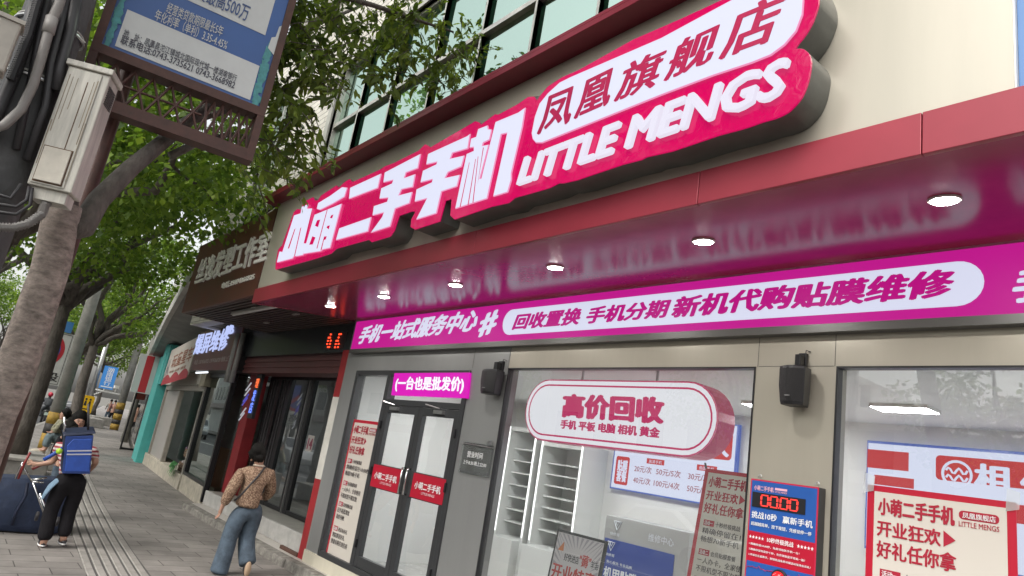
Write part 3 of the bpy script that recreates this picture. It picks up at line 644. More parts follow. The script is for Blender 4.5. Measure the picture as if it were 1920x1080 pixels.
B.text(mb,'贴膜\n套餐',.055,.60,.145,.89,.05,.007,lead=.9); B.text(mb,'高清手机',.33,.545,.44,.59,0,.007); B.text(mb,'曲面手机',.74,.545,.85,.59,0,.007); mb.build('white_lettering',scw,t)
mb=MB(); B.text(mb,'20元/次',.21,.64,.36,.73,.01,.005); B.text(mb,'50元/5次',.40,.64,.60,.73,.01,.005); B.text(mb,'30元/次',.66,.64,.82,.73,.01,.005); B.text(mb,'40元/次',.21,.79,.36,.88,.01,.005); B.text(mb,'100元/4次',.39,.79,.60,.88,.01,.005); B.text(mb,'50元/次',.66,.79,.82,.88,.01,.005); mb.build('price_lettering',sct,t)
x0=PY(1626,826,YM).x; x1=XR+.3; zt_=PY(1700,831,YM).z; zb_=zt_-1.05
t=thing('menu_screen',((x0+x1)/2,YM,zb_),'wide bright menu screen with red camera heading in the right window','screen','menu screens on the back wall of the phone shop')
B=Board((x0,YM,zt_),(x1,YM,zt_),(x0,YM,zb_)); mb=MB(); B.slab(mb,0,0,1,1,0,.06); mb.build('screen_body',MATS['screen_blue_bezel'],t,bevel=.004)
mb=MB(); B.rect(mb,.003,.025,.997,.975,.003); mb.build('display',scw,t)
def bx_(px,py): q=PY(px,py,YM); return (q.x-x0)/(x1-x0),(zt_-q.z)/(zt_-zb_)
mb=MB()
for l in (((1627,842),(1662,845),(1662,880),(1627,877)),((1661,845),(1705,848),(1704,884),(1661,880)),((1640,890),(1716,898),(1714,917),(1640,910))):
    a=bx_(*l[0]); b=bx_(*l[2]); B.rect(mb,min(a[0],b[0]),min(a[1],b[1]),max(a[0],b[0]),max(a[1],b[1]),.006)
a=bx_(1755,853); b=bx_(1992,925); B.rrect(mb,a[0],a[1],b[0],b[1],.005,.04)
a2=bx_(1900,945); B.rect(mb,a2[0],a2[1],a2[0]+.2,a2[1]+.15,.005); mb.build('red_tile',scr,t)
mb=MB(); c0=bx_(1768,868); c1=bx_(1822,912); cxx=(c0[0]+c1[0])/2; cyy=(c0[1]+c1[1])/2; cc=B.p(cxx,cyy,.008); rr=(B.p(c1[0],0)-B.p(c0[0],0)).length/2
pts=[cc+Vector((math.cos(R(a))*rr,0,math.sin(R(a))*rr)) for a in range(0,361,15)]; mb.tube(pts,.012,6)
for dz in (-.3,.25): mb.tube([cc+Vector((rr*(-.75+1.5*k/10),-.002,rr*(dz+.22*math.sin(k*1.3)))) for k in range(11)],.01,6)
c0=bx_(1830,920); c1=bx_(1890,875)
B.text(mb,'相',c0[0],c1[1],c1[0],c0[1],.05,.008); B.text(mb,'似',c1[0]+.02,c1[1]+.02,c1[0]*2-c0[0]+.02,c0[1]+.02,.05,.008); mb.build('white_lettering',scw,t)

# ---- posters
LETT={}
def activity_poster(B,t,full=True,backmat=None):
    mb=MB(); B.slab(mb,0,0,1,1,0,.004); mb.build('sheet',paperred,t)
    mb=MB(); B.rect(mb,.055,.02,.945,.925,.0015); mb.build('paper_panel',paper,t)
    mb=MB(); B.text(mb,'小萌二手手机',.09,.04,.62,.095,.05,.004); B.rrect(mb,.65,.045,.90,.072,.003,.02); B.text(mb,'LITTLE MENGS',.65,.078,.90,.094,.006,.004)
    B.text(mb,'开业狂欢',.085,.115,.53,.165,.032,.004); B.text(mb,'好礼任你拿',.085,.18,.63,.235,.032,.004)
    mb.add([B.p(.55,.115,.004),B.p(.55,.165,.004),B.p(.63,.14,.004)],[(0,1,2)])
    for y in (.27,.42,.56,.72): m2=MB(); B.rect(m2,.11,y,.26,y+.03,.004); m2.build('red_tag',mat('poster_red_ink',(.38,.012,.035),.45),t)
    mb.build('red_lettering',mat('poster_red_ink',(.38,.012,.035),.45),t)
    mb=MB(); B.text(mb,'凤凰旗舰店',.675,.05,.88,.068,.006,.006)
    for y,c in zip((.27,.42,.56,.72),'一二三四'): B.text(mb,'活动'+c,.125,y+.004,.245,y+.026,.01,.006)
    B.text(mb,'全店优惠 欢迎光临',.2,.945,.8,.975,.01,.004)
    mb.build('cream_lettering',whitep,t)
    mb=MB()
    for y,a in zip((.27,.42,.56,.72),('十秒终极挑战','会员贴膜套餐','以旧换新优惠','进店有好礼')): B.text(mb,a,.28,y+.002,.62,y+.028,.006,.004)
    for y,l in ((.31,('精确停留在10:00秒','畅想70新手机')),(.46,('一人办卡，全家使用','不限机型不限次数')),(.60,('旧手机抵现金','高价回收')),(.76,('到店即送好礼','数量有限先到先得'))):
        for k,s_ in enumerate(l): B.text(mb,s_,.11,y+.042*k,.11+.075*len(s_),y+.042*k+.032,.004,.004)
    mb.build('dark_lettering',mat('poster_dark_ink',(.07,.055,.06),.5),t)
def wallposter(name,TLq,TRq,BLq,Y,label,asp=None):
    a,b,c=[PY(*q,Y) for q in (TLq,TRq,BLq)]; b=Vector((b.x,Y,a.z)); hgt=a.z-c.z
    if asp: hgt=(b-a).length*asp
    B=Board(a,b,a-Vector((0,0,hgt))); t=thing(name,B.p(.5,1),label,'poster','red bordered opening-offer posters'); return t,B
t,B=wallposter('window_poster',(1627,908),(1905,940),(1620,1080),F+.022,'red bordered opening-offer poster stuck inside the right-hand window',2.3); activity_poster(B,t)
for a_,b_ in ((.0,.0),(.97,.0)): mb=MB(); mb.quad(B.p(a_-.03,b_+.03,.006),B.p(a_+.05,b_+.02,.006),B.p(a_+.06,b_-.03,.006),B.p(a_-.02,b_-.04,.006)); mb.build('clear_tape',glass('tape_glass',(.9,.9,.9),(1,1,1),.15,milky=.35),t)
t,B=wallposter('door_poster',(664,786),(715,793),(627,960),F+.025,'red bordered opening-offer poster on the glass left of the doors',2.5); activity_poster(B,t)
# leaning stand-up banner behind the glass
Y1=F+.30
a=PY(1323,878,Y1); b=PY(1440,893,Y1); wdt=(b.x-a.x); a2=Vector((a.x,Y1,a.z)); bb=Vector((a.x+wdt*1.15,Y1,a.z)); low=Vector((a.x-.03,Y1-.16,a.z-wdt*1.15*2.3))
B=Board(a2,bb,low); t=thing('banner_stand',Vector((B.p(.5,1).x,Y1,.16)),'red bordered opening-offer banner stand leaning inside the left window','banner stand','red bordered opening-offer posters'); activity_poster(B,t)
mb=MB(); q0=B.p(0,0,-.01); q1=B.p(1,0,-.01); f0=Vector((B.p(0,1).x,Y1+.25,.165)); f1=Vector((B.p(1,1).x,Y1+.25,.165)); mb.tube([q0+Vector((-.015,0,.04)),B.p(.5,.5,-.04),f1],.008,6); mb.tube([q1+Vector((.015,0,.04)),B.p(.5,.5,-.045),f0],.008,6); mb.build('cross_pole',blackm,t)

# easel board 开业特惠
Y2=F+.35
a=PY(1046,991,Y2); b=PY(1139,1010,Y2); wv=b.x-a.x
B=Board((a.x,Y2,a.z),(b.x,Y2,a.z),(a.x-.03,Y2-.08,a.z-wv*1.5)); t=thing('easel_poster',Vector((B.p(.5,1).x,Y2,.16)),'black framed easel poster with red opening-special characters','poster')
mb=MB(); B.slab(mb,0,0,1,1,0,.02); mb.build('frame',blackm,t); mb=MB(); B.rect(mb,.04,.025,.96,.975,.003); mb.build('sheet',mat('pale_poster',(.70,.66,.68),.4),t)
mb=MB()
for k in range(22):
    an=R(-85+170*k/21); c=Vector((.5,.35)); l0,l1=.30,.75
    pts=[]
    for l,dw in ((l0,0.0),(l1,.035),(l1,-.035)):
        x=c.x+math.sin(an+dw)*l; y=c.y-math.cos(an+dw)*l*.7; pts.append(B.p(min(.95,max(.05,x)),min(.6,max(.03,y)),.0038))
    mb.add(pts,[(0,1,2)])
mb.build('sunburst',mat('sunburst_grey',(.42,.40,.44),.45),t)
mb=MB(); B.text(mb,'好快进店',.26,.20,.56,.27,.012,.005); B.text(mb,'羊毛',.80,.20,.94,.27,.012,.005); B.rect(mb,.08,.49,.92,.57,.0045); mb.build('dark_lettering',ink,t)
mb=MB(); B.text(mb,'开业特惠',.07,.31,.93,.46,.03,.005); B.text(mb,'"薅"',.57,.17,.79,.28,.02,.005); B.rect(mb,.04,.62,.96,.975,.0042); mb.build('red_lettering',mat('bright_red_ink',(.55,.03,.02),.4),t)
mb=MB(); B.text(mb,'挑战10秒！赢大奖！',.15,.51,.85,.555,.01,.007); mb.build('white_lettering',whitep,t)
mb=MB(); mb.add([B.p(.10,.19,.005),B.p(.20,.10,.005),B.p(.22,.19,.005)],[(0,2,1)]); mb.build('party_cone',mat('orange_ink',(.6,.18,.04),.4),t)
mb=MB(); mb.tube([B.p(.2,.1,-.02),Vector((B.p(.2,1).x,Y2+.2,.165))],.012,6); mb.tube([B.p(.8,.1,-.02),Vector((B.p(.8,1).x,Y2+.2,.165))],.012,6); mb.tube([B.p(.1,1,-.01),Vector((B.p(.1,1).x,B.p(.1,1).y,.165))],.012,6); mb.tube([B.p(.9,1,-.01),Vector((B.p(.9,1).x,B.p(.9,1).y,.165))],.012,6); mb.build('easel_leg',blackm,t)

# repair-centre wall counter board
Y3=6.4
def rect_at(TLq,TRq,bot,Y):
    a=PY(*TLq,Y); b=PY(*TRq,Y); return Board((a.x,Y,a.z),(b.x,Y,a.z),(a.x,Y,PY(*bot,Y).z))
B=rect_at((1137,965),(1294,995),(1120,1145),Y3)
t=thing('repair_centre_board',B.p(.5,1),'grey repair-centre display with blue film-service poster inside the shop','display board')
mb=MB(); B.slab(mb,0,0,1,1,0,.35); mb.build('cabinet',mat('cabinet_grey',(.36,.37,.36),.4),t,bevel=.006)
mb=MB(); B.slab(mb,.02,.24,.86,.99,.006,.006); mb.build('blue_poster',mat('deep_blue_print',(.012,.045,.28),.3),t)
mb=MB(); B.text(mb,'维修中心',.55,.09,.84,.17,.01,.003)
def tri(a,b,s_):
    for q in (((0,0),(1,0),(.5,1)),):
        P=[B.p(a+s_*x,b+s_*1.0*y,.009) for x,y in q]; mb.tube([P[0],P[1],P[2],P[0]],.006,5)
    P=[B.p(a+s_*x,b+s_*y,.009) for x,y in ((.25,.0),(.5,.5),(.75,0))]; mb.tube(P,.005,5)
tri(.12,.045,.09); tri(.07,.27,.09); B.text(mb,'快修哥',.08,.165,.2,.2,.008,.003); B.text(mb,'快修哥',.05,.39,.17,.42,.008,.009); B.text(mb,'机甲贴膜',.06,.53,.47,.65,.035,.009); B.text(mb,'贴心服务 专业品质',.08,.46,.4,.49,.006,.009); B.text(mb,'专业贴膜 终身质保',.06,.72,.5,.76,.006,.009); mb.build('white_lettering',mat('pale_print',(.7,.75,.8),.4),t)
# plain armoured-figure shape kept generic: a grey shield and gauntlet outline
mb=MB(); mb.ngon([B.p(x,y,.0085) for x,y in ((.60,.72),(.56,.62),(.58,.54),(.63,.55),(.66,.63),(.65,.72))]); mb.ngon([B.p(x,y,.0085) for x,y in ((.70,.95),(.66,.75),(.72,.62),(.75,.52),(.79,.50),(.82,.56),(.83,.70),(.85,.80),(.85,.95))]); mb.build('grey_figure_print',mat('figure_grey',(.28,.36,.46),.4,var=.6,vs=18),t)

# timer challenge machine hung on the pillar
YMc=F-.09
a=PY(1409,897,YMc); b=PY(1536,911,YMc); W=b.x-a.x
B=Board((a.x,YMc,a.z),(b.x,YMc,a.z),(a.x,YMc,a.z-W*1.70)); t=thing('timer_machine',B.p(.5,1),'blue and red ten-second challenge machine with glowing 00.00 counter on the pillar','game machine')
mb=MB(); B.slab(mb,0,0,1,1,-.002,.085); mb.build('case',mat('machine_case',(.03,.03,.032),.4),t,bevel=.004)
mb=MB(); B.slab(mb,0,0,1,1,.002,.003); mb.build('red_border',mat('machine_red',(.5,.02,.06),.35),t)
mb=MB(); B.rect(mb,.018,.012,.982,.42,.0035); B.rect(mb,.018,.655,.982,.99,.0035); mb.build('blue_panel',mat('machine_blue',(.02,.09,.34),.35),t)
mb=MB(); B.rect(mb,.018,.42,.982,.655,.0035); mb.build('red_panel',mat('machine_red_panel',(.42,.008,.03),.35),t)
mb=MB(); B.slab(mb,.045,.105,.83,.225,.008,.006); mb.build('counter_display',black,t)
mb=MB(); B.text(mb,'小萌二手手机',.06,.05,.36,.09,.03,.005); B.rect(mb,.38,.05,.56,.068,.005); B.text(mb,'LITTLE MENGS',.38,.074,.56,.088,.01,.005); mb.build('pink_lettering',mat('pink_print',(.72,.4,.5),.4),t)
mb=MB()
def digit(cx):
    w2,h2=.052,.042; segs=((cx-w2,.165-h2,cx+w2,.165-h2),(cx-w2,.165+h2,cx+w2,.165+h2)); 
    th=.008
    B.rect(mb,cx-w2,.165-h2-th*.5,cx+w2,.165-h2+th*.5,.010); B.rect(mb,cx-w2,.165+h2-th*.5,cx+w2,.165+h2+th*.5,.010)
    for sx in (-1,1):
        for (u0,u1) in ((.165-h2+th,.165-th*.6),(.165+th*.6,.165+h2-th)): B.rect(mb,cx+sx*w2-.012,u0,cx+sx*w2+.012,u1,.010)
for c in (.24,.38,.53,.67): digit(c)
B.rect(mb,.445,.2,.465,.21,.010); mb.build('counter_digits',lit('led_red',(1,.05,.04),2.2),t)
mb=MB(); B.text(mb,'挑战10秒',.05,.26,.43,.315,.015,.005); B.text(mb,'赢新手机',.52,.26,.94,.315,.015,.005); B.text(mb,'超越越简单，按下按钮，凭感觉停一停',.05,.345,.93,.375,.006,.005)
B.text(mb,'10秒终极挑战',.31,.445,.69,.485,.012,.005); B.text(mb,'★★★★★',.03,.45,.26,.48,0,.005); B.text(mb,'★★★★★',.74,.45,.97,.48,0,.005)
for k,s_ in enumerate(('1.精确停留10.00秒，免费领取新手机一台！','2.精确停留任意秒十秒，免费领取蓝牙耳机一副！','3.停留在任意数字，按钮挑战免费可领活动现场会员礼！')): B.text(mb,s_,.04,.512+.042*k,.78+.08*k,.53+.042*k,.004,.005)
mb.build('white_lettering',whitep,t)
mb=MB(); pts=[(.02+.96*k/40,.70+ (0.0 if k%4 else random.uniform(-.05,.05))) for k in range(41)]; mb.tube([B.p(x,y,.006) for x,y in pts],.0025,4); mb.build('pulse_line',mat('pulse_red',(.35,.03,.12),.4),t)
c=B.p(.53,.735,.004); MB().disc(c+B.n*.02,B.n,.052,24,.02).build('button_collar',black,t,bevel=.004)
mb=MB(); mb.ellipsoid(c+B.n*.025,.04,.028,.04,16,10); mb.build('push_button',mat('button_red',(.6,.01,.015),.15,emit=.25),t,smooth=True)
for u in (.08,.93): mb=MB(); q=B.p(u,-.015,-.04); mb.tube([q+Vector((.012*math.cos(R(a)),0,.012*math.sin(R(a))+.01)) for a in range(0,361,30)],.003,5); mb.build('hanging_ring',steel,t)

# opening-hours acrylic plate on the pillar by the door
B=rect_at((869,828),(926,836),(864,885),F-.012); t=thing('acrylic_notice',B.p(.5,1),'clear acrylic notice plate with pale lettering beside the right door','notice')
mb=MB(); B.slab(mb,0,0,1,1,.004,.004); mb.build('plate',glass('acrylic',(.88,.9,.89),(1,1,1),.05,add=.05,milky=.12),t)
mb=MB(); B.text(mb,'营业时间',.22,.28,.72,.48,.012,.006); B.text(mb,'上午8:30-晚上22:00',.12,.58,.88,.72,.008,.006); mb.build('lettering',whitep,t)
mb=MB(); mb.tube([B.p(-.02,.05,.01),B.p(1.03,.08,.012)],.004,5); mb.box(B.p(.9,0).x-.02,B.p(.9,0).x+.03,F-.05,F-.02,B.p(0,0).z-.0,B.p(0,0).z+.04); mb.build('clip',steel,t)

# broom lying inside by the side light
q=PY(622,1030,F+.3); bx0,bz0=q.x,.17
t=thing('straw_broom',(bx0,F+.3,.16),'straw broom lying on the floor behind the side glass','broom')
mb=MB()
for k in range(420):
    a=random.gauss(0,.22); l=random.uniform(.3,.6); y=F+.28+random.uniform(-.12,.12); x=bx0-.35+random.uniform(-.06,.25); z=.18+abs(random.gauss(0,.05))
    dx,dy,dz=math.cos(a)*l,math.sin(a)*l*.3,random.uniform(-.03,.10)
    mb.add([(x,y,z+.01),(x,y,z),(x+dx,y+dy,max(.17,z+dz))],[(0,1,2)])
mb.build('bristles',mat('straw',(.42,.27,.10),.8,var=.3,vs=30),t)
MB().tube([(bx0+.15,F+.3,.22),(bx0+.75,F+.34,.185)],.013,8).build('broom_handle',mat('bamboo',(.45,.33,.16),.5),t,smooth=True)
# small product boxes on the shelves
for i,(px,py,lb) in enumerate(((795,985,'grey plastic bag bundle on the shelf behind the left glass door'),(805,1010,'dark bundle on the cabinet behind the right glass door'))):
    q=PY(px,py,6.8); mb=MB(); base=Vector((q.x,6.85,.76)); mb.ellipsoid(base+Vector((0,0,.08)),.16,.1,.08,14,8); mb.ellipsoid(base+Vector((.15,.02,.06)),.11,.09,.06,12,8)
    o=mb.build('plastic_bag',mat('bag_grey%d'%i,((.5,.5,.5),(.25,.22,.22))[i],.4,bump=1,bs=14),None,smooth=True); tag(o,lb,'bag')

# blue neighbour board to the right of the sign panel
t=thing('blue_board',(xpr+1,PAN,ZB1),'plain blue board beyond the right end of the cream sign panel','sign board')
MB().box(xpr+.008,xpr+2.5,PAN+.02,PAN+.2,ZB1,ZTOP).build('board',mat('board_blue',(.09,.2,.42),.4,var=.1,vs=2),t); MB().box(xpr+.008,xpr+2.5,PAN+.015,PAN+.02,ZTOP-.05,ZTOP).build('board_trim',white,t)

# ================================================================== NEIGHBOURING SHOPS
brown=mat('brown_sign_board',(.10,.03,.02),.45,var=.3,vs=4)
rib=mat('dark_brown_slats',(.055,.032,.027),.5,var=.2,vs=10)
# ---- hair salon sign and slatted soffit
YN=CAN+.02
xn0,xn1=PY(340,587,YN).x,XL-.035; zn0,zn1=PY(400,572,YN).z,PY(440,430,YN).z
hs_=thing('hair_salon_sign',((xn0+xn1)/2,YN,zn0),'weathered brown hair salon sign board with raised grey characters over a slatted soffit','shop sign')
mb=MB(); mb.box(xn0,xn1,YN,YN+.06,zn0,zn1); mb.box(xn0,xn0+.05,YN+.06,UPW,zn0,zn1); mb.build('sign_board',brown,hs_,bevel=.004)
lt=mat('aged_letter_acrylic',(.80,.78,.73),.5,var=.12,vs=12)
mb=MB(); T(mb,'丝逸发型工作室',*q3(((366,535),(499,489),(378,488)),YN),bold=.03,ext=.02,lift=.001); mb.build('lettering',lt,hs_)
mb=MB(); T(mb,'电话:15074366925',*q3(((416,542),(477,524),(418,531)),YN),bold=.03,ext=.012,lift=.001); mb.build('phone_lettering',lt,hs_)
mb=MB(); mb.box(xn0+.05,xn1,YN+.06,F+.1,zn0+.03,zn0+.06)
y=YN+.07
while y<F+.05: mb.box(xn0+.05,xn1,y,y+.05,zn0+.0,zn0+.03); y+=.085
mb.build('slatted_soffit',rib,hs_)
t=thing('tube_lamp',((-10.4),3.0,zn0-.05),'unlit white tube lamp fixed under the brown slatted soffit','lamp')
a=PZ(436,588,zn0-.03); b=PZ(524,571,zn0-.03); MB().obox((a+b)/2,(b-a)/2,(0,.03,0),(0,0,.025)).build('lamp_body',mat('tube_grey',(.42,.40,.37),.4),t,bevel=.008)
MB().obox((a+b)/2-Vector((0,0,.03)),(b-a)/2*.96,(0,.012,0),(0,0,.008)).build('lamp_tube',white,t)
for (px,py),lb in (((478,575),'slim unlit downlight nearest the red canopy corner'),((555,588),'slim unlit downlight near the middle of the slatted soffit'),((500,604),'slim unlit downlight deep under the slatted soffit')):
    c=PZ(px,py,zn0); o=MB().obox(c-Vector((0,0,.01)),(.10,0,0),(0,.025,0),(0,0,.01)).build('soffit_light',mat('dull_light_cover',(.35,.32,.30),.4),None,bevel=.004); tag(o,lb,'lamp')
# cables slung over the sign
rb=[]
for k in range(6):
    mb=MB(); pts=[]
    for i in range(15):
        u=i/14; px=(368+158*u,486-103*u-6+k*1.2); q=PY(*px,YN+.25+.05*k); q.z+=-.06*math.sin(u*math.pi*(2+k%3))*(.5+.2*k)+random.uniform(-.01,.01); pts.append(q)
    mb.tube(pts,.012+.004*(k%2),6); o=mb.build('cable',ink,None,smooth=True); tag(o,'black sagging cable in the bundle above the brown salon sign','cable','cables above the salon sign')
# ---- salon front
sf_=thing('hair_salon',(-11.7,5,.12),'dim hair salon front with black framed glass doors behind a white step','shopfront')
YS2=5.0; PZ_=.37
MB().box(-14.3,XL-.24,4.5,7.6,.118,PZ_-.004).build('porch_floor',mat('porch_tile',(.27,.26,.23),.5,var=.2,vs=5),sf_)
mb=MB(); mb.box(-14.3,XL-.235,4.44,4.5,.118,PZ_); mb.build('step_riser',mat('worn_white_stone',(.42,.41,.39),.6,var=.22,vs=5,bump=.2,bs=30),sf_,bevel=.012)
MB().box(-9.95,XL-.24,4.30,4.34,.117,.165).build('step_bracket',mat('rust_brown',(.10,.05,.035),.8,var=.3,vs=20),sf_)
zl0,zl1=PY(655,659,F+.03).z,PY(665,603,F+.03).z
MB().box(-14.2,XL-.01,F+.04,F+.5,zl0,zl1+.05).build('dark_lintel',mat('dark_glass_lintel',(.022,.026,.028),.25),sf_)
mb=MB(); z=zl0-.30
for k in range(6): mb.box(-13.9,XL-.22,F+.12+.02*(k%2),F+.5,z+.05*k,z+.05*k+.048)
mb.build('shutter_box',mat('maroon_shutter',(.13,.045,.045),.5,var=.2,vs=6),sf_)
mb=MB(); mb.box(-14.25,-13.85,4.72,4.95,PZ_,2.95); mb.build('red_column',mat('column_red',(.24,.018,.022),.45,var=.2,vs=3),sf_,bevel=.01)
gs=glass('dim_glass',(.75,.78,.78),(.9,.93,.93),ior=1.5,add=.11)
fx=[(-13.85,-13.72),(-13.35,-13.22),(-12.86,-12.70),(-11.98,-11.84),(-11.80,-11.66),(-10.55,-10.42)]
mb=MB()
for a,b in fx: mb.box(a,b,YS2,YS2+.07,PZ_,2.66)
mb.box(-13.85,-9.3,YS2+.002,YS2+.068,2.66,2.74); mb.box(-13.72,-9.3,YS2+.004,YS2+.066,PZ_,PZ_+.07)
mb.build('door_frame',blackm,sf_,bevel=.004)
mb=MB(); mb.box(-11.83,-11.81,YS2-.03,YS2+.05,PZ_,2.66); mb.build('door_stile',steel,sf_)
mb=MB()
for (a,b) in ((-12.70,-11.98),(-11.66,-10.55),(-10.42,-9.3)): mb.quad((a,YS2+.035,PZ_+.07),(b,YS2+.035,PZ_+.07),(b,YS2+.035,2.66),(a,YS2+.035,2.66))
mb.build('door_pane',gs,sf_)
mb=MB()
for k in range(12): x=-13.72+.07*k; mb.box(x,x+.045,YS2+.02+.03*(k%2),YS2+.06+.03*(k%2),PZ_,2.66)
mb.build('dark_curtain',mat('curtain_dark',(.05,.047,.05),.8),sf_)
mb=MB(); mb.box(-14.3,XL,7.6,7.7,PZ_,3.0); mb.box(-14.4,-14.3,5.6,7.7,PZ_,3.0); mb.box(-14.3,XL,5.1,7.7,2.95,3.0); mb.build('interior_wall',mat('salon_wall',(.50,.50,.50),.7,var=.1),sf_)
mb=MB(); B=Board((-11.5,YS2+.03,1.72),(-11.25,YS2+.03,1.72),(-11.5,YS2+.03,1.45)); B.slab(mb,0,0,1,1,0,.002); mb.build('glass_notice',mat('notice_pale',(.5,.47,.44),.5),sf_)
mb=MB(); B.text(mb,'14',.2,.2,.9,.85,.05); mb.build('notice_number',mat('notice_red',(.25,.05,.09),.5),sf_)
t=thing('salon_ceiling_lamp',(-11.2,6.2,2.94),'pale fluorescent panel on the hair salon ceiling','ceiling light'); MB().box(-11.9,-10.4,6.0,6.3,2.90,2.948).build('lamp_panel',lit('salon_lamp',(.95,1,1),11),t)
t=thing('salon_mirror',(-9.9,7.2,PZ_),'tall dark framed mirror at the back of the hair salon','mirror'); MB().box(-11.6,-10.9,7.5,7.55,.8,2.1).build('mirror_frame',blackm,t,bevel=.01); MB().box(-11.54,-10.96,7.49,7.5,.86,2.04).build('mirror_glass',mat('mirror',(.6,.62,.62),.03,1),t)
t=thing('potted_plant',(-10.1,5.2,PZ_),'small grassy plant in a white pot inside the salon door','plant'); MB().tube([(-10.25,5.25,PZ_),(-10.25,5.25,PZ_+.18)],[.09,.12],10).build('pot',white,t)
mb=MB()
for k in range(40):
    a=random.uniform(0,6.28); l=random.uniform(.2,.4); p=Vector((-10.25,5.25,PZ_+.17)); q=p+Vector((math.cos(a)*.12,math.sin(a)*.12,l)); r=p+Vector((math.cos(a)*.25,math.sin(a)*.25,l*.85)); s_=Vector((-math.sin(a),math.cos(a),0))*.008; mb.add([p-s_,p+s_,q+s_,r,q-s_],[(0,1,2,3,4)])
mb.build('foliage',mat('plant_green',(.06,.13,.03),.5),t)
# red LED digits on the lintel
t=thing('led_counter',PY(625,640,F+.03),'pair of small red glowing LED characters on the dark lintel','led display')
mb=MB()
for cx_ in (617,633):
    c=PY(cx_,639,F+.03)
    for r0 in range(5):
        for c0 in range(3):
            if (r0*3+c0+(cx_%7))%5 not in (1,3): mb.box(c.x-.06+.05*c0,c.x-.025+.05*c0,F+.025,F+.035,c.z+.09-.05*r0,c.z+.112-.05*r0)
mb.build('led_dots',lit('led_red_dot',(1,.06,.02),2.5),t)
MB().box(PY(607,640,F).x,PY(643,640,F).x,F+.0355,F+.041,PY(625,655,F).z,PY(625,622,F).z).build('display_panel',black,t)
# grey drain pipes beside the salon
for xx,lb in ((-14.05,'fatter grey drain pipe left of the dark lintel'),(-13.8,'thinner grey drain pipe against the dark lintel')):
    o=MB().tube([(xx,F-.06,2.45),(xx,F-.06,zn0+.02)],.075 if xx<-14 else .05,10).build('drain_pipe',mat('pipe_grey',(.24,.24,.23),.5,var=.15),None,smooth=True); tag(o,lb,'pipe')
# barber light: blue/white neon blades and vertical LED board
t=thing('barber_light',(-14.1,4.45,1.95),'hanging barber light with blue and white slanted neon bars and LED strip','neon sign')
mb=MB(); mw=MB()
for k,(px,py) in enumerate(((466,725),(464,735),(461,746),(459,753),(456,772),(453,781))):
    c=PY(px,py,4.5); v=Vector((.10,0,.075)); (mw if k in (0,1,4,5) else mb).tube([c-v,c+v],.013,6)
mb.build('blue_bars',lit('neon_blue_dim',(.10,.09,.5),.8),t); mw.build('white_bars',lit('neon_white_dim',(.5,.5,.55),.8),t)
c=PY(475,742,4.5); MB().box(c.x-.13,c.x+.13,4.52,4.58,c.z-.42,c.z+.42).build('led_board',black,t)
mb=MB(); B=Board((c.x-.1,4.515,c.z+.36),(c.x+.1,4.515,c.z+.36),(c.x-.1,4.515,c.z-.36)); B.text(mb,'理',.1,.05,.9,.28,.03); mb.build('red_led',lit('led_orange',(1,.16,.05),1.4),t)
mb=MB(); B.text(mb,'发\n店',.1,.35,.9,.95,.03); mb.build('blue_led',lit('led_blue',(.15,.25,1),1.6),t)

# ---- row beyond: slightly turned frontage
RA=Vector((-14.7,4.53,0)); RU=Vector((-9.9,.92,0)).normalized(); RN=Vector((-RU.y,RU.x,0)); RN=RN if RN.y>0 else -RN
def rp(t_,d,z): return RA+RU*t_+RN*d+Vector((0,0,z))
def rbox(mb,t0,t1,d0,d1,z0,z1): return mb.hexa([rp(t1,d0,z0),rp(t0,d0,z0),rp(t0,d1,z0),rp(t1,d1,z0)],[rp(t1,d0,z1),rp(t0,d0,z1),rp(t0,d1,z1),rp(t1,d1,z1)])
def RPX(px,py,d=0): return PP(px,py,rp(0,d,0),RN)
plc=mat('dirty_cream_plinth',(.46,.42,.34),.7,var=.3,vs=6)
rs=thing('repair_shop',rp(1.3,0,0),'phone repair shop front of black framed glass on a dirty cream plinth','shopfront')
mb=MB(); rbox(mb,.05,2.6,.0,.2,0,.38); mb.build('plinth',plc,rs,bevel=.01)
mb=MB()
for a,b,z0,z1 in ((-.02,.10,.1,2.72),(2.45,2.58,.38,2.72),(.10,2.45,2.62,2.72),(.10,2.45,.381,.45)): rbox(mb,a,b,-.01,.09,z0,z1)
mb.box(-14.72,-14.62,4.62,5.5,2.66,2.74); mb.box(-14.72,-14.62,4.62,5.5,.1,.2); mb.box(-14.71,-14.61,5.5,5.6,.1,2.74)
mb.build('glass_frame',blackm,rs,bevel=.004)
mb=MB(); mb.quad(rp(2.45,.04,.45),rp(.10,.04,.45),rp(.10,.04,2.62),rp(2.45,.04,2.62)); mb.build('front_pane',glass('reflective_glass',(.55,.6,.58),(.85,.95,.92),ior=1.6,add=.18),rs)
mb=MB(); mb.quad((-14.66,4.62,.2),(-14.66,5.5,.2),(-14.66,5.5,2.66),(-14.66,4.62,2.66)); mb.build('side_pane',gs,rs)
mb=MB(); rbox(mb,-.05,2.7,2.2,2.3,0,2.8); rbox(mb,2.6,2.7,.1,2.2,0,2.8); rbox(mb,0,2.7,.1,2.2,2.74,2.8); rbox(mb,0,2.6,.2,2.2,.05,.10); mb.build('interior_wall',mat('repair_wall',(.42,.43,.42),.7,var=.15),rs)
mb=MB(); rbox(mb,.3,2.3,.6,1.0,.10,1.1); mb.build('counter',mat('counter_wood',(.16,.09,.05),.5,var=.3,vs=5),rs)
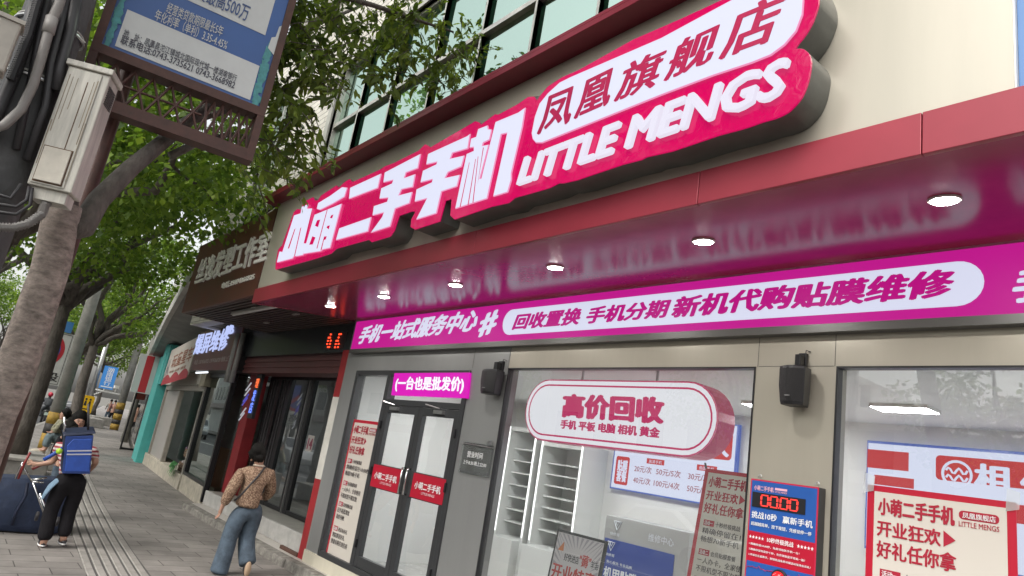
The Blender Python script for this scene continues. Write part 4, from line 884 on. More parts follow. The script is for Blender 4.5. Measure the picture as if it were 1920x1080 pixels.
# its sign
YR=4.22; x0,x1=PY(358,690,YR).x,PY(436,690,YR).x; z0,z1=PY(400,694,YR).z,PY(410,618,YR).z
rg=thing('repair_shop_sign',((x0+x1)/2,YR,z0),'dark red repair sign box with glowing blue-white characters and black side','shop sign')
MB().box(x0,x1,YR,YR+.03,z0,z1).build('sign_face',mat('dark_maroon_board',(.10,.02,.02),.3,var=.3,vs=3),rg); MB().box(x0,x1+.002,YR+.03,YR+.55,z0,z1).build('sign_box',black,rg)
mb=MB(); T(mb,'爆屏维修',*q3(((363,665),(424,655),(372,628)),YR),bold=.018,ext=.012); T(mb,'8B',*q3(((424,628),(438,625),(426,612)),YR),bold=.03,ext=.02); mb.build('lit_lettering',lit('blue_white_lit',(.50,.58,.95),1.0),rg)
mb=MB(); T(mb,'电话 15874366925 13974366920 维修上门',*q3(((364,684),(430,677),(366,675)),YR),bold=.02); mb.build('phone_lettering',mat('dull_white',(.4,.36,.34),.5),rg)
mb=MB(); 
for a,b in (((368,699),(389,698)),((401,694),(428,691))): mb.tube([PY(*a,YR+.15),PY(*b,YR+.15)],.02,8)
mb.build('tube_light',lit('tube_white',(.9,.95,1),1.6),rg)
mb=MB(); mb.tube([PY(372,606,YR+.1),PY(392,575,3.9)],.02,6); mb.tube([PY(366,604,YR+.1),PY(372,606,YR+.1)],.02,6); mb.build('bracket',blackm,rg)

# ---- vegetable shop
vs_=thing('vegetable_shop',rp(5.8,0,0),'open fronted vegetable shop with grey metal frame and cream sill','shopfront')
V0,V1=2.72,8.9
mb=MB(); rbox(mb,V0,V1+.5,-.02,.5,0,.34); mb.build('sill',plc,vs_,bevel=.01)
fm=mat('grey_metal_frame',(.33,.31,.27),.5,.3,var=.15,vs=6)
mb=MB(); rbox(mb,V0,V0+.12,0,.12,.34,2.45); rbox(mb,6.2,6.34,0,.12,.34,2.30); rbox(mb,V1,V1+.14,0,.12,.34,2.45); rbox(mb,V0+.12,V1,0,.12,2.30,2.45); mb.build('front_frame',fm,vs_,bevel=.006)
mb=MB(); rbox(mb,V0,V1+.14,-.04,.3,2.452,2.75); mb.build('lintel',mat('pale_lintel',(.44,.42,.37),.6,var=.15),vs_)
mb=MB(); rbox(mb,V0,V1+.2,.85,.9,.30,2.8); mb.build('interior_wall',mat('shed_grey',(.40,.37,.345),.8,var=.15),vs_)
mb=MB(); mb.quad(rp(V1,.06,.34),rp(6.34,.06,.34),rp(6.34,.06,2.30),rp(V1,.06,2.30)); mb.build('frosted_panel',mat('frosted_grey',(.36,.33,.31),.35),vs_)
B=Board(RPX(322,657,-.3),RPX(374,630,-.3),RPX(303,718,-.3)); 
bt=thing('shop_banner',B.p(.5,1),'cream cloth banner with brown characters and wavy red lower edge','banner')
mb=MB(); B.slab(mb,0,0,1,1,0,.03); mb.build('cloth',mat('cream_cloth',(.50,.46,.41),.8,var=.12,vs=2),bt)
mb=MB(); pts=[B.p(0,1.08,.004)]+[B.p(k/24,.93-.14*abs(math.sin(k/24*math.pi*3.0)),.004) for k in range(25)]+[B.p(1,1.08,.004)]; mb.ngon(pts[::-1]); mb.build('red_wave',mat('banner_red',(.33,.04,.05),.7),bt)
mb=MB(); B.text(mb,'玩童星车',.22,.22,.95,.62,.03); B.text(mb,'零食 水果 蔬菜',.22,.70,.85,.78,.01); mb.build('lettering',mat('banner_brown',(.24,.09,.05),.7),bt)
mb=MB(); B.text(mb,'丛',.02,.3,.16,.9,.0); mb.build('ink_drawing',mat('banner_ink',(.06,.08,.12),.7),bt)
def crate(c,u,w_,d_,h_,fillm,label,kind):
    t=thing('vegetable_crate',c,label,'crate'); c=Vector(c); n_=RN
    mb=MB()
    for k in range(3):
        z=h_*(.08+.32*k)
        for s_ in (-1,1): mb.obox(c+n_*s_*d_/2+Vector((0,0,z+.03)),u*w_/2,n_*.01,(0,0,h_*.12)); mb.obox(c+u*s_*w_/2+Vector((0,0,z+.03)),n_*d_/2,u*.01,(0,0,h_*.12))
    mb.obox(c+Vector((0,0,.012)),u*w_/2,n_*d_/2,(0,0,.01)); mb.build('crate_body',mat('crate_wood',(.16,.10,.06),.8,var=.3,vs=12),t)
    mb=MB()
    for k in range(46): q=c+u*random.uniform(-.45,.45)*w_+n_*random.uniform(-.45,.45)*d_+Vector((0,0,h_*random.uniform(.8,1.15))); r=random.uniform(.035,.05); mb.ellipsoid(q,r,r,r*.85,8,6)
    mb.build(kind,fillm,t,smooth=True)
garlic=mat('garlic_white',(.55,.50,.47),.6,var=.2,vs=20); dkveg=mat('purple_onion',(.10,.06,.09),.5)
crate(rp(3.5,.3,.34),RU,.9,.4,.22,garlic,'wooden crate heaped with white garlic on the shop sill','garlic')
crate(rp(4.6,.55,.62),RU,1.0,.4,.2,dkveg,'darker crate of onions behind the garlic crate','onions')
o=MB()
for k in range(60):
    a=random.uniform(0,6.28); l=random.uniform(.2,.42); p=rp(3.55+random.uniform(-.35,.35),-.05,.55); d=RU*math.cos(a)*.5+Vector((0,0,-.8+abs(math.sin(a))*.5)); q=p+d*l; s_=RN.cross(d).normalized()*.025; o.add([p-s_,q-s_*.6+RN*-.06,q+d*.06+RN*-.05,q+s_*.6+RN*-.06,p+s_],[(0,1,2,3,4)])
o=o.build('green_leaves',mat('veg_green',(.05,.22,.05),.5),None); tag(o,'bunch of bright green leaves hanging at the garlic crate front','vegetables')
t=thing('display_rack',rp(4.0,.4,.34),'tall thin black metal display rack with short arms beside the crates','rack')
mb=MB(); mb.tube([rp(4.0,.35,.34),rp(4.0,.35,1.9)],.022,6); mb.build('post',blackm,t)
for z in (1.0,1.12,1.4,1.5,1.8,1.88): mb=MB(); mb.tube([rp(4.0,.35,z),rp(3.72,.35,z)],.016,6); mb.build('arm',blackm,t)
# ---- teal pillar and board
tp=thing('teal_pillar',rp(9.7,-.1,0),'bright teal painted pillar with teal board above, left of the vegetable shop','pillar')
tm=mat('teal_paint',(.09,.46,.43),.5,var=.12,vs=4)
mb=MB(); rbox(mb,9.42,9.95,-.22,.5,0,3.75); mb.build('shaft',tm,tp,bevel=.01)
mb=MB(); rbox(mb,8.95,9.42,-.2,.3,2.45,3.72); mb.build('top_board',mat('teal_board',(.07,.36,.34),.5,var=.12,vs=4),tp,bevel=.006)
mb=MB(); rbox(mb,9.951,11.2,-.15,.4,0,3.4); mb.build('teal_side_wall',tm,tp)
# ---- white projecting upper floor beyond the salon
wp=thing('white_corner_building',(-22,5,3.3),'pale building with a curved projecting eave above the vegetable shop','building')
top=[(358,503,3.75),(340,533,3.95),(318,574,4.3),(300,612,4.7),(284,648,5.2),(277,664,5.5)]
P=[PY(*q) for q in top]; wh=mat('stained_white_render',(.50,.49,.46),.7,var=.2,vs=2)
P=[PY(405,470,3.68)]+P
mb=MB()
for a,b in zip(P[:-1],P[1:]):
    ya=shopy(a.x)+.05; yb=shopy(b.x)+.05; h0=.38
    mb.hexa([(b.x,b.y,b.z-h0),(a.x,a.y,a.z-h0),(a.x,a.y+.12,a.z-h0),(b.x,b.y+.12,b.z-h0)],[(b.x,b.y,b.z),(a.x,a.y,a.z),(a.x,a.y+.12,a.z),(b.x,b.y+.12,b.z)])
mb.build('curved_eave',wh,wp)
mb=MB()
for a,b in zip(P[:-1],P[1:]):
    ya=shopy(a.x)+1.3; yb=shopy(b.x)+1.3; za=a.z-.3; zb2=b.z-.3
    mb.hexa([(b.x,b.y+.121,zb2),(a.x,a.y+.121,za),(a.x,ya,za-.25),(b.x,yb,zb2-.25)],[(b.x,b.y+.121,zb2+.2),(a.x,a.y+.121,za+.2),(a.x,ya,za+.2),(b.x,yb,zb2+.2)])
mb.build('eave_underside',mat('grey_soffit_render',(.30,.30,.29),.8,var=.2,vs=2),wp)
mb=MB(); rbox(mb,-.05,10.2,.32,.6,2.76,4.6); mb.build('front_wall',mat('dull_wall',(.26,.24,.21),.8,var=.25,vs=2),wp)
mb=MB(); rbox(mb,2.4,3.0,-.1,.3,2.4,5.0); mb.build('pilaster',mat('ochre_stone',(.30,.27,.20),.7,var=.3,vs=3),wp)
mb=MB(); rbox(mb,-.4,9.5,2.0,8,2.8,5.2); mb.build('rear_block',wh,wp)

# ---- far shopfronts along the bend
def far_shop(x0,x1,h,wc,sc,label,txt=None):
    y0,y1=shopy(x0),shopy(x1); a=Vector((x0,y0,0)); b=Vector((x1,y1,0)); u=(b-a).normalized(); nn_=Vector((-u.y,u.x,0)); nn_=nn_ if nn_.y>0 else -nn_
    L=(b-a).length; f=lambda t_,d,z: a+u*t_+nn_*d+Vector((0,0,z))
    def bx(mb,t0,t1,d0,d1,z0,z1): return mb.hexa([f(t1,d0,z0),f(t0,d0,z0),f(t0,d1,z0),f(t1,d1,z0)],[f(t1,d0,z1),f(t0,d0,z1),f(t0,d1,z1),f(t1,d1,z1)])
    t=thing('far_shop',f(L/2,0,0),label,'shop','shops along the bend of the street')
    nm='_%d'%int(-x0); mb=MB(); bx(mb,0,L,.3,7,0,h); mb.build('wall',mat('far_wall'+nm,wc,.8,var=.2,vs=1.5),t)
    for k in range(3): mb=MB(); bx(mb,L*(.05+.31*k),L*(.05+.31*k+.27),.24,.3,.15,2.3); w_=mb.build('shop_window',mat('far_glass',(.05,.06,.06),.08),t); 
    mb=MB(); bx(mb,.1,L-.1,-.25,.3,2.5,3.3); mb.build('sign_band',mat('far_sign'+nm,sc,.5,var=.1),t)
    return f
far_shop(-25.9,-31,3.6,(.42,.40,.37),(.5,.05,.06),'low shop with a red and white sign band just past the teal pillar')
far_shop(-31.1,-37,4.4,(.36,.33,.30),(.16,.05,.035),'shop with a dark brown sign band beyond the red sign')
far_shop(-37.1,-46,7,(.45,.44,.41),(.06,.15,.32),'pale two-storey shop with a blue sign band along the bend')
far_shop(-46.1,-60,9,(.40,.38,.35),(.5,.48,.45),'three-storey building with a white sign band far along the street')
far_shop(-60.1,-80,14,(.46,.45,.43),(.3,.06,.06),'tall pale block at the far end of the street')
# projecting signs
t=thing('projecting_sign',rp(11,-.4,2.2),'slim white projecting shop sign with red stripe past the teal pillar','shop sign')
a,b=RPX(266,735,-.25),RPX(285,695,-.25)
mb=MB(); mb.obox(rp(11.3,-.45,2.75),RU*.08,RN*.3,(0,0,.65)); mb.build('sign_panel',mat('sign_white_red',(.6,.56,.54),.5),t); mb=MB(); mb.obox(rp(11.3,-.42,2.75),RU*.085,RN*.12,(0,0,.62)); mb.build('red_stripe',mat('stripe_red',(.55,.03,.04),.5),t)
t=thing('standing_sign',(-29.5,6.0,0),'brown board sign on a thin black frame standing by the far shops','sign')
q0=PX(268,790,-29.5); MB().box(-29.52,-29.46,5.75,6.05,1.9,3.0).build('board',mat('sign_brown_red',(.16,.035,.025),.5,var=.2),t)
mb=MB(); mb.tube([(-29.5,5.72,0),(-29.5,5.72,3.1)],.035,6); mb.tube([(-29.5,5.72,3.1),(-29.5,6.5,3.1)],.03,6); mb.tube([(-29.5,5.72,.05),(-29.5,6.4,.05)],.04,6); mb.build('frame',blackm,t)

# ================================================================== STREET FURNITURE
# ---- utility pole, conduits, meter box
XPo=-4.1
def px3(l,X): return [PX(x,y,X) for x,y in l]
up=thing('utility_pole',Vector((XPo-.1,PX(20,260,XPo).y,0)),'dark utility pole strapped with grey and black conduits at the left edge','utility pole')
c=px3([(112,-20)],XPo)[0]; y_=(px3([(112,0)],XPo)[0].y+px3([(30,240)],XPo)[0].y)/2
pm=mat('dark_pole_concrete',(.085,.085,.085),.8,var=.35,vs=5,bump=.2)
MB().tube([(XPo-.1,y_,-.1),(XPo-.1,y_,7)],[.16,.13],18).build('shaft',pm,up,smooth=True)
cg=mat('conduit_grey',(.23,.215,.20),.55,var=.15,vs=8)
pts=px3([(125,-40),(112,5),(97,38),(80,100),(62,160),(40,205),(8,235),(-40,250)],XPo+.12); MB().tube(pts,.022,10).build('grey_conduit',cg,up,smooth=True)
MB().tube(px3([(98,33),(90,62)],XPo+.12),.028,10).build('conduit_sleeve',mat('sleeve_grey',(.28,.265,.25),.5),up,smooth=True)
mb=MB(); pts=px3([(78,-20),(66,20),(52,70),(38,105),(20,150)],XPo+.1); mb.tube(pts,.018,8)
for i in range(len(pts)-1):
    n_=int((pts[i+1]-pts[i]).length/.012)
    for k in range(n_): p=pts[i].lerp(pts[i+1],k/n_); q=pts[i].lerp(pts[i+1],(k+.5)/n_); mb.tube([p,q],.0225,8,False)
mb.build('corrugated_conduit',ink,up)
for pl_,r in (([(70,-20),(52,60),(30,130),(0,200),(-20,250)],.03),([(128,-10),(110,60),(95,120),(85,200),(50,300)],.02),([(145,-20),(132,60),(112,130),(104,170)],.028),([(90,-10),(70,90),(52,180),(30,280)],.018)):
    MB().tube(px3(pl_,XPo+.06),r,8).build('black_cable',ink,up,smooth=True)
for zz in (PX(70,35,XPo).z,PX(40,140,XPo).z):
    mb=MB(); mb.tube([(XPo-.1+.155*math.cos(a),y_+.155*math.sin(a),zz+.0) for a in np.linspace(0,6.283,22)],.008,6,False); mb.build('strap',steel,up)
    mb=MB(); mb.tube([(XPo-.1+.15*math.cos(a),y_+.15*math.sin(a),zz+.02) for a in np.linspace(0,6.283,22)],.006,6,False); mb.build('strap_wire',mat('wire_pale',(.45,.44,.4),.5),up)
o=MB().tube(px3([(98,35),(120,42),(135,58),(160,80)],XPo+.05),.004,5).build('loose_wire',MATS['wire_pale'],up)
# small beige box on the pole's far left
t=thing('junction_box',PX(5,90,-3.9),'small beige junction box cut by the left edge beside the pole','electric box'); q=PX(2,90,-3.9); MB().obox(q,(.06,0,0),(0,.045,0),(0,0,.13)).build('case',mat('beige_box',(.40,.37,.32),.5,var=.15),t,bevel=.01); MB().obox(q+Vector((0,0,.135)),(.07,0,0),(0,.055,0),(0,0,.01)).build('lid',MATS['beige_box'],t)
# ---- meter box (rotated)
A=PX(100,345,-3.95); Bp=PX(165,150,-3.95)
al=R(-24); fn=Vector((math.cos(al),math.sin(al),0)); fu=Vector((-fn.y,fn.x,0))     # front normal / width axis
mbx=thing('meter_box',PX(105,370,-3.95),'rust-stained pale grey meter box with a small square door on the signpost','electric box')
bm=mat('stained_box_paint',(.50,.48,.42),.5,var=.28,vs=9,stretch=(3,3,.35))
zc0,zc1=PX(95,352,-3.95).z,PX(165,128,-3.95).z; cy_=(PX(88,345,-3.95).y+PX(160,135,-3.95).y)/2+.015
cc=Vector((-3.97,cy_,(zc0+zc1)/2)); wv,dv=.098,.075
mb=MB(); mb.obox(cc-fn*dv,fu*wv,fn*dv,(0,0,(zc1-zc0)/2)); mb.build('case',bm,mbx,bevel=.006)
mb=MB(); mb.obox(cc-fn*dv+Vector((0,0,(zc1-zc0)/2+.017)),fu*(wv+.012),fn*(dv+.014),(0,0,.016)); mb.build('lid',bm,mbx,bevel=.004)
mb=MB(); mb.obox(cc+fn*.004+fu*(-.012),fu*(wv-.022),fn*.003,(0,0,(zc1-zc0)/2-.012)); mb.build('front_panel',bm,mbx,bevel=.002)
zd_=zc0+.115; sq=cc+fu*(-.012); sq.z=zd_
rust=mat('rust_stain',(.12,.07,.04),.9,var=.4,vs=25)
mb=MB(); mb.obox(sq+fn*.008,fu*.066,fn*.001,(0,0,.096)); mb.build('door_gap',rust,mbx)
mb=MB(); mb.obox(sq+fn*.013,fu*.061,fn*.005,(0,0,.090)); mb.build('small_door',mat('door_cream',(.56,.52,.44),.5,var=.2,vs=6),mbx,bevel=.004)
mb=MB(); mb.obox(cc+fn*.0078+fu*.012+Vector((0,0,.07)),fu*.0022,fn*.0005,(0,0,.19))
mb.build('panel_seam',rust,mbx)
mb=MB()
for off_,zz,hh in ((-.075,.12,.16),(-.058,.15,.12),(-.035,.18,.09),(.04,.14,.13),(.055,.1,.18),(-.085,-.1,.12),(.063,-.12,.16)):
    mb.obox(cc+fn*.0079+fu*off_+Vector((0,0,zz)),fu*random.uniform(.0012,.0025),fn*.0003,(0,0,hh))
mb.build('rust_streak',mat('streak',(.27,.22,.16),.8,var=.3,vs=20),mbx)
mb=MB()
for k in range(9): mb.obox(cc-fn*dv+fu*(wv+.002)+Vector((0,0,(zc1-zc0)/2-.05-.012*k)),fn*.05,fu*.003,(0,0,.0035))
mb.build('vent_slats',mat('vent_dark',(.08,.075,.07),.7),mbx)
mb=MB(); mb.obox(cc-fn*dv+Vector((0,0,-(zc1-zc0)/2-.03)),fu*(wv*.8),fn*(dv*.7),(0,0,.0299)); mb.build('base_tray',bm,mbx,bevel=.003)
mb=MB(); p0=cc-fn*.05+fu*(-.0)+Vector((0,0,-(zc1-zc0)/2-.03)); 
pts=[p0,p0+Vector((0,-.01,-.05))]+px3([(78,402),(52,420),(25,427),(-30,425)],-3.95); mb.tube(pts,.019,10)
for i in range(len(pts)-1):
    n_=max(1,int((pts[i+1]-pts[i]).length/.012))
    for k in range(n_): mb.tube([pts[i].lerp(pts[i+1],k/n_),pts[i].lerp(pts[i+1],(k+.5)/n_)],.0225,8,False)
mb.build('flexible_conduit',mat('flex_grey',(.16,.15,.14),.6),mbx)
for pl_ in ([(55,350),(50,375),(30,388),(-20,380)],[(60,352),(56,385),(30,402),(-20,395)],[(40,345),(20,372),(-20,360)]): MB().tube(px3(pl_,-4.0),.009,6).build('cable',ink,mbx,smooth=True)

# ---- bank light-box sign on posts
XB=-4.8
BL0=PX(190,84,XB); BR0=PX(487,196,XB+.0); BR0=Vector((XB+.10,PX(487,196,XB+.1).y,BL0.z)); 
sd_=(BR0-BL0); W_=sd_.length; HS=1.75
B=Board(BL0+Vector((0,0,HS)),BR0+Vector((0,0,HS)),BL0)
def pb(px,py): q=PP(px,py,BL0,B.n); return (q-B.TL).dot(B.u)/B.u.length_squared,(q-B.TL).dot(B.d)/B.d.length_squared
bs_=thing('bank_light_box_sign',Vector((XB+.05,(BL0.y+BR0.y)/2,0)),'blue bank loan advertisement board in a rusty brown frame on a street post','sign board')
mb=MB(); B.slab(mb,0,0,1,1,0,.09); mb.build('panel',mat('ad_blue',(.035,.10,.30),.35,var=.08,vs=2),bs_)
fb=mat('rusty_brown_frame',(.075,.032,.024),.6,var=.3,vs=12)
mb=MB()
mb.prism([B.p(-.05,1.035,.02),B.p(1.05,1.035,.02),B.p(1.05,1.0,.02),B.p(-.05,1.0,.02)],-B.n*.13); mb.build('bottom_rail',fb,bs_)
mb=MB(); mb.prism([B.p(-.05,1.23,.018),B.p(0,1.23,.018),B.p(0,-.2,.018),B.p(-.05,-.2,.018)],-B.n*.126); mb.build('side_rail',fb,bs_)
mb=MB(); mb.prism([B.p(1.0,1.23,.018),B.p(1.05,1.23,.018),B.p(1.05,-.2,.018),B.p(1.0,-.2,.018)],-B.n*.126); mb.build('side_rail',fb,bs_)
mb=MB(); mb.prism([B.p(-.0,1.23,.016),B.p(1.0,1.23,.016),B.p(1.0,1.185,.016),B.p(0,1.185,.016)],-B.n*.12); mb.build('lower_rail',fb,bs_)
mb=MB(); L_=lambda a,b,c,d: mb.tube([B.p(a,b,-.04),B.p(c,d,-.04)],.009,5)
for k in range(9):
    a=k/9; 
    if k<6: L_(a,1.04,a+.11,1.18); L_(a+.11,1.04,a,1.18); L_(a,1.11,a+.11,1.11)
    else:
        for j in range(2): L_(a+.055*j,1.04,a+.055*(j+1),1.18); L_(a+.055*(j+1),1.04,a+.055*j,1.18)
mb.build('lattice',fb,bs_)
mb=MB(); py_=PX(205,240,XB-.16); mb.tube([(py_.x,py_.y,0),(py_.x,py_.y,B.p(0,0).z+.1)],.045,10); mb.build('post',fb,bs_,smooth=True)
mb=MB(); B.rect(mb,.07,.83,.93,.985,.004); mb.build('white_band',mat('ad_white',(.55,.57,.56),.4,var=.05),bs_)
a0=pb(345,0); a1=pb(478,58)
mb=MB(); B.rect(mb,.33,.2,.91,a1[1],.004); mb.build('white_panel',MATS['ad_white'],bs_)
for (x0_,x1_) in ((0,.07),(.93,1)):
    mb=MB()
    for k in range(14): y=.70+.3*k/14; mb.ngon([B.p(x0_+(x1_-x0_)*random.uniform(0,.4),y+.03,.004+.0002*k),B.p(x0_+(x1_-x0_)*random.uniform(.5,1),y+.025,.004+.0002*k),B.p(x0_+(x1_-x0_)*random.uniform(.5,1),y,.004+.0002*k),B.p(x0_+(x1_-x0_)*random.uniform(0,.4),y-.01,.004+.0002*k)])
    mb.build('teal_print',mat('ad_teal',(.06,.26,.27),.4,var=.3,vs=20),bs_)
mb=MB(); mb.ngon([B.p(x,y,.0075) for x,y in ((.95,.74),(1.0,.76),(1.0,.62),(.985,.63),(.98,.68),(.955,.69))]); mb.build('torn_paper',MATS['ad_white'],bs_)
def tl(mb,s_,p1,p2,h,bold=0,lift=.006):
    a=pb(*p1); b=pb(*p2); yb_=(a[1]+b[1])/2; B.text(mb,s_,a[0],yb_-h,b[0],yb_,bold,lift)
mb=MB(); tl(mb,'额度最高500万',(345,-3),(464,34),.075,.012,.007); mb.build('blue_lettering',mat('ad_blue_ink',(.05,.09,.22),.4),bs_)
mb=MB(); tl(mb,'经营类贷款期限最长5年',(309,27),(416,66),.045,.006); tl(mb,'年化利率（单利）3.35-4.45%',(287,40),(424,92),.046,.006); mb.build('white_lettering',MATS['ad_white'],bs_)
mb=MB(); tl(mb,'地　址：凤凰县沱江镇城北国际现代城一楼湖南银行',(228,73),(443,149),.03,.006,.006); tl(mb,'联系电话:0743-3735621 0743-3668982',(223,86),(439,164),.036,.02,.006); mb.build('dark_lettering',mat('ad_dark_ink',(.06,.06,.08),.4),bs_)

# ================================================================== TREES
barkm=mat('rough_bark',(.30,.25,.215),.9,var=.55,vs=16,bump=.4,bs=60,stretch=(1,1,2.0))
barkd=mat('dark_bark',(.12,.105,.09),.9,var=.45,vs=10,bump=.9,bs=30,stretch=(1,1,.4))
leafA=leafmat('camphor_leaves_near',(.07,.115,.03),(.14,.195,.045),(.23,.30,.07),.5)
leafB=leafmat('camphor_leaves_far',(.07,.13,.024),(.145,.235,.04),(.25,.34,.065),.52)
def leaf_mesh(name,C,A,N,size,m,parent,hexa=False,asp=.36):
    # C centres, A leaf axis, N rough normal (arrays)
    A/=np.linalg.norm(A,axis=1)[:,None]; Sd=np.cross(A,N); Sd/=np.linalg.norm(Sd,axis=1)[:,None]+1e-9; Nn=np.cross(Sd,A)
    sz=size[:,None]; n=len(C); org=np.array(ORG[parent.name] if parent else (0,0,0))
    C=C-org
    if hexa:
        V=np.stack([C,C+A*sz*.35+Sd*sz*asp*.48+Nn*sz*.03,C+A*sz*.7+Sd*sz*asp*.30,C+A*sz-Nn*sz*.12,C+A*sz*.7-Sd*sz*asp*.30,C+A*sz*.35-Sd*sz*asp*.48+Nn*sz*.03],1); k=6
    else:
        V=np.stack([C,C+A*sz*.5+Sd*sz*asp,C+A*sz-Nn*sz*.1,C+A*sz*.5-Sd*sz*asp],1); k=4
    me=bpy.data.meshes.new(name); me.vertices.add(n*k); me.vertices.foreach_set('co',V.reshape(-1)); me.loops.add(n*k); me.loops.foreach_set('vertex_index',np.arange(n*k,dtype=np.int32))
    me.polygons.add(n); me.polygons.foreach_set('loop_start',np.arange(0,n*k,k,dtype=np.int32)); me.polygons.foreach_set('loop_total',np.full(n,k,dtype=np.int32)); me.update(); me.validate()
    me.materials.append(m); o=bpy.data.objects.new(name,me); COL.objects.link(o)
    if parent: o.parent=parent; ORG[o.name]=Vector(org)
    return o
def bent(p,q,n=6,w=.08,sag=0):
    p,q=Vector(p),Vector(q); L=(q-p).length; pts=[]
    for i in range(n+1):
        u=i/n; o=Vector((random.gauss(0,w),random.gauss(0,w),random.gauss(0,w*.5)))*math.sin(math.pi*u)*L*.5
        pts.append(p.lerp(q,u)+o+Vector((0,0,-sag*math.sin(math.pi*u))))
    return pts
def clump_leaves(centers,radii,per,droop=.4):
    Cs=[];As=[];Ns=[]
    for c,r in zip(centers,radii):
        n=int(per*(r**2)); d=rng.normal(size=(n,3)); d/=np.linalg.norm(d,axis=1)[:,None]; rr=r*rng.random(n)**.45
        p=np.array(c)+d*rr[:,None]*np.array([1,1,.62]); Cs.append(p)
        a=d*.7+rng.normal(size=(n,3))*.7; a[:,2]-=droop; As.append(a)
        nn=rng.normal(size=(n,3))*.6; nn[:,2]+=1.0; Ns.append(nn)
    return np.concatenate(Cs),np.concatenate(As),np.concatenate(Ns)
def tree(loc,h,R0,label,trunk_h,lean=(0,0),nbr=9,ncl=46,crad=(2.4,2.4,1.9),per=420,size=.13,m=leafB,bark=barkd,trunk_pts=None,shift=(0,0)):
    loc=Vector(loc); t=thing('street_tree',loc,label,'tree','street trees along the kerb')
    top=loc+Vector((lean[0],lean[1],trunk_h))
    pts=trunk_pts or bent(loc,top,6,.03); top=pts[-1]
    n=len(pts); mb=MB(); mb.tube(pts,[R0*(1.35 if i==0 else 1-.35*i/(n-1)) for i in range(n)],12); mb.build('trunk',bark,t,smooth=True)
    cc=Vector((top.x+shift[0],top.y+shift[1],loc.z+trunk_h+(h-trunk_h)*.5)); cs=[];rs=[]
    for k in range(ncl):
        d=rng.normal(size=3); d/=np.linalg.norm(d); r=rng.random()**.4
        p=Vector((cc.x+d[0]*crad[0]*r,cc.y+d[1]*crad[1]*r,cc.z+d[2]*crad[2]*r)); cs.append(tuple(p)); rs.append(rng.uniform(.45,.95))
    mb=MB()
    for k in range(nbr):
        q=Vector(cs[k*(ncl//nbr)]); b=bent(top-Vector((0,0,random.uniform(0,.4))),q,6,.10); mb.tube(b,[R0*.55*(1-.8*i/6)+.01 for i in range(7)],7)
        for j in range(3):
            q2=Vector(cs[random.randrange(ncl)]); 
            if (q2-b[4]).length<2.2: mb.tube(bent(b[4],q2,4,.1),[R0*.18,R0*.14,R0*.1,.012,.008],5)
    mb.build('branches',bark,t,smooth=True)
    C,A,N=clump_leaves(cs,rs,per); leaf_mesh('crown',C,A,N,rng.uniform(.7,1.25,len(C))*size,m,t)
    return t

# nearest tree: trunk by the pole, limb behind the bank sign, drooping sprays before the upper windows
XT=-4.5
tp_=[PX(x,y,XT) for x,y in ((-75,960),(-42,870),(-8,775),(24,708),(58,610),(75,560),(95,504),(110,430),(120,385))]
n1=thing('street_tree',Vector((XT,tp_[0].y,0)),'near tree with a thick mottled trunk and leafy sprays hanging before the upper windows','tree','street trees along the kerb')
base=Vector((XT,tp_[0].y-.03,-.02)); pts=[base]+[p for p in tp_ if p.z>.15]
mb=MB(); mb.tube(pts,[.12]+[.098-.001*i for i in range(len(pts)-1)],16); mb.build('trunk',barkm,n1,smooth=True)
lim=[tp_[-2],PX(155,425,-4.55),PX(185,375,-4.65),PX(245,315,-4.8),PX(315,258,-5.0),PX(352,228,-5.1),PX(405,190,-5.3),PX(470,120,-5.6),PX(560,60,-6.0),PX(680,10,-6.4)]
mb=MB(); mb.tube(lim,[.074,.069,.06,.054,.048,.042,.036,.03,.022,.015],10)
mb.tube([PX(320,292,-5.0),PX(368,268,-5.05),PX(430,252,-5.2),PX(500,264,-5.4),PX(545,300,-5.6)],[.030,.026,.02,.014,.008],7)
mb.tube([tp_[-2],PX(118,330,-4.55),PX(110,250,-4.6),PX(130,120,-4.7),PX(165,-30,-4.8),PX(200,-200,-5)],[.09,.085,.08,.07,.06,.05],9)
mb.tube([lim[5],PX(400,215,-5.5),PX(490,190,-5.4),PX(560,150,-5.3),PX(640,150,-5.2)],[.03,.025,.02,.014,.008],7)
mb.tube([PX(165,-30,-4.8),PX(330,-60,-4.8),PX(520,-40,-4.9),PX(700,10,-5.1),PX(850,60,-5.3)],[.04,.035,.03,.022,.01],7)
mb.build('branches',barkd,n1,smooth=True)
sprays=[]   # (px,py,X,radius px)
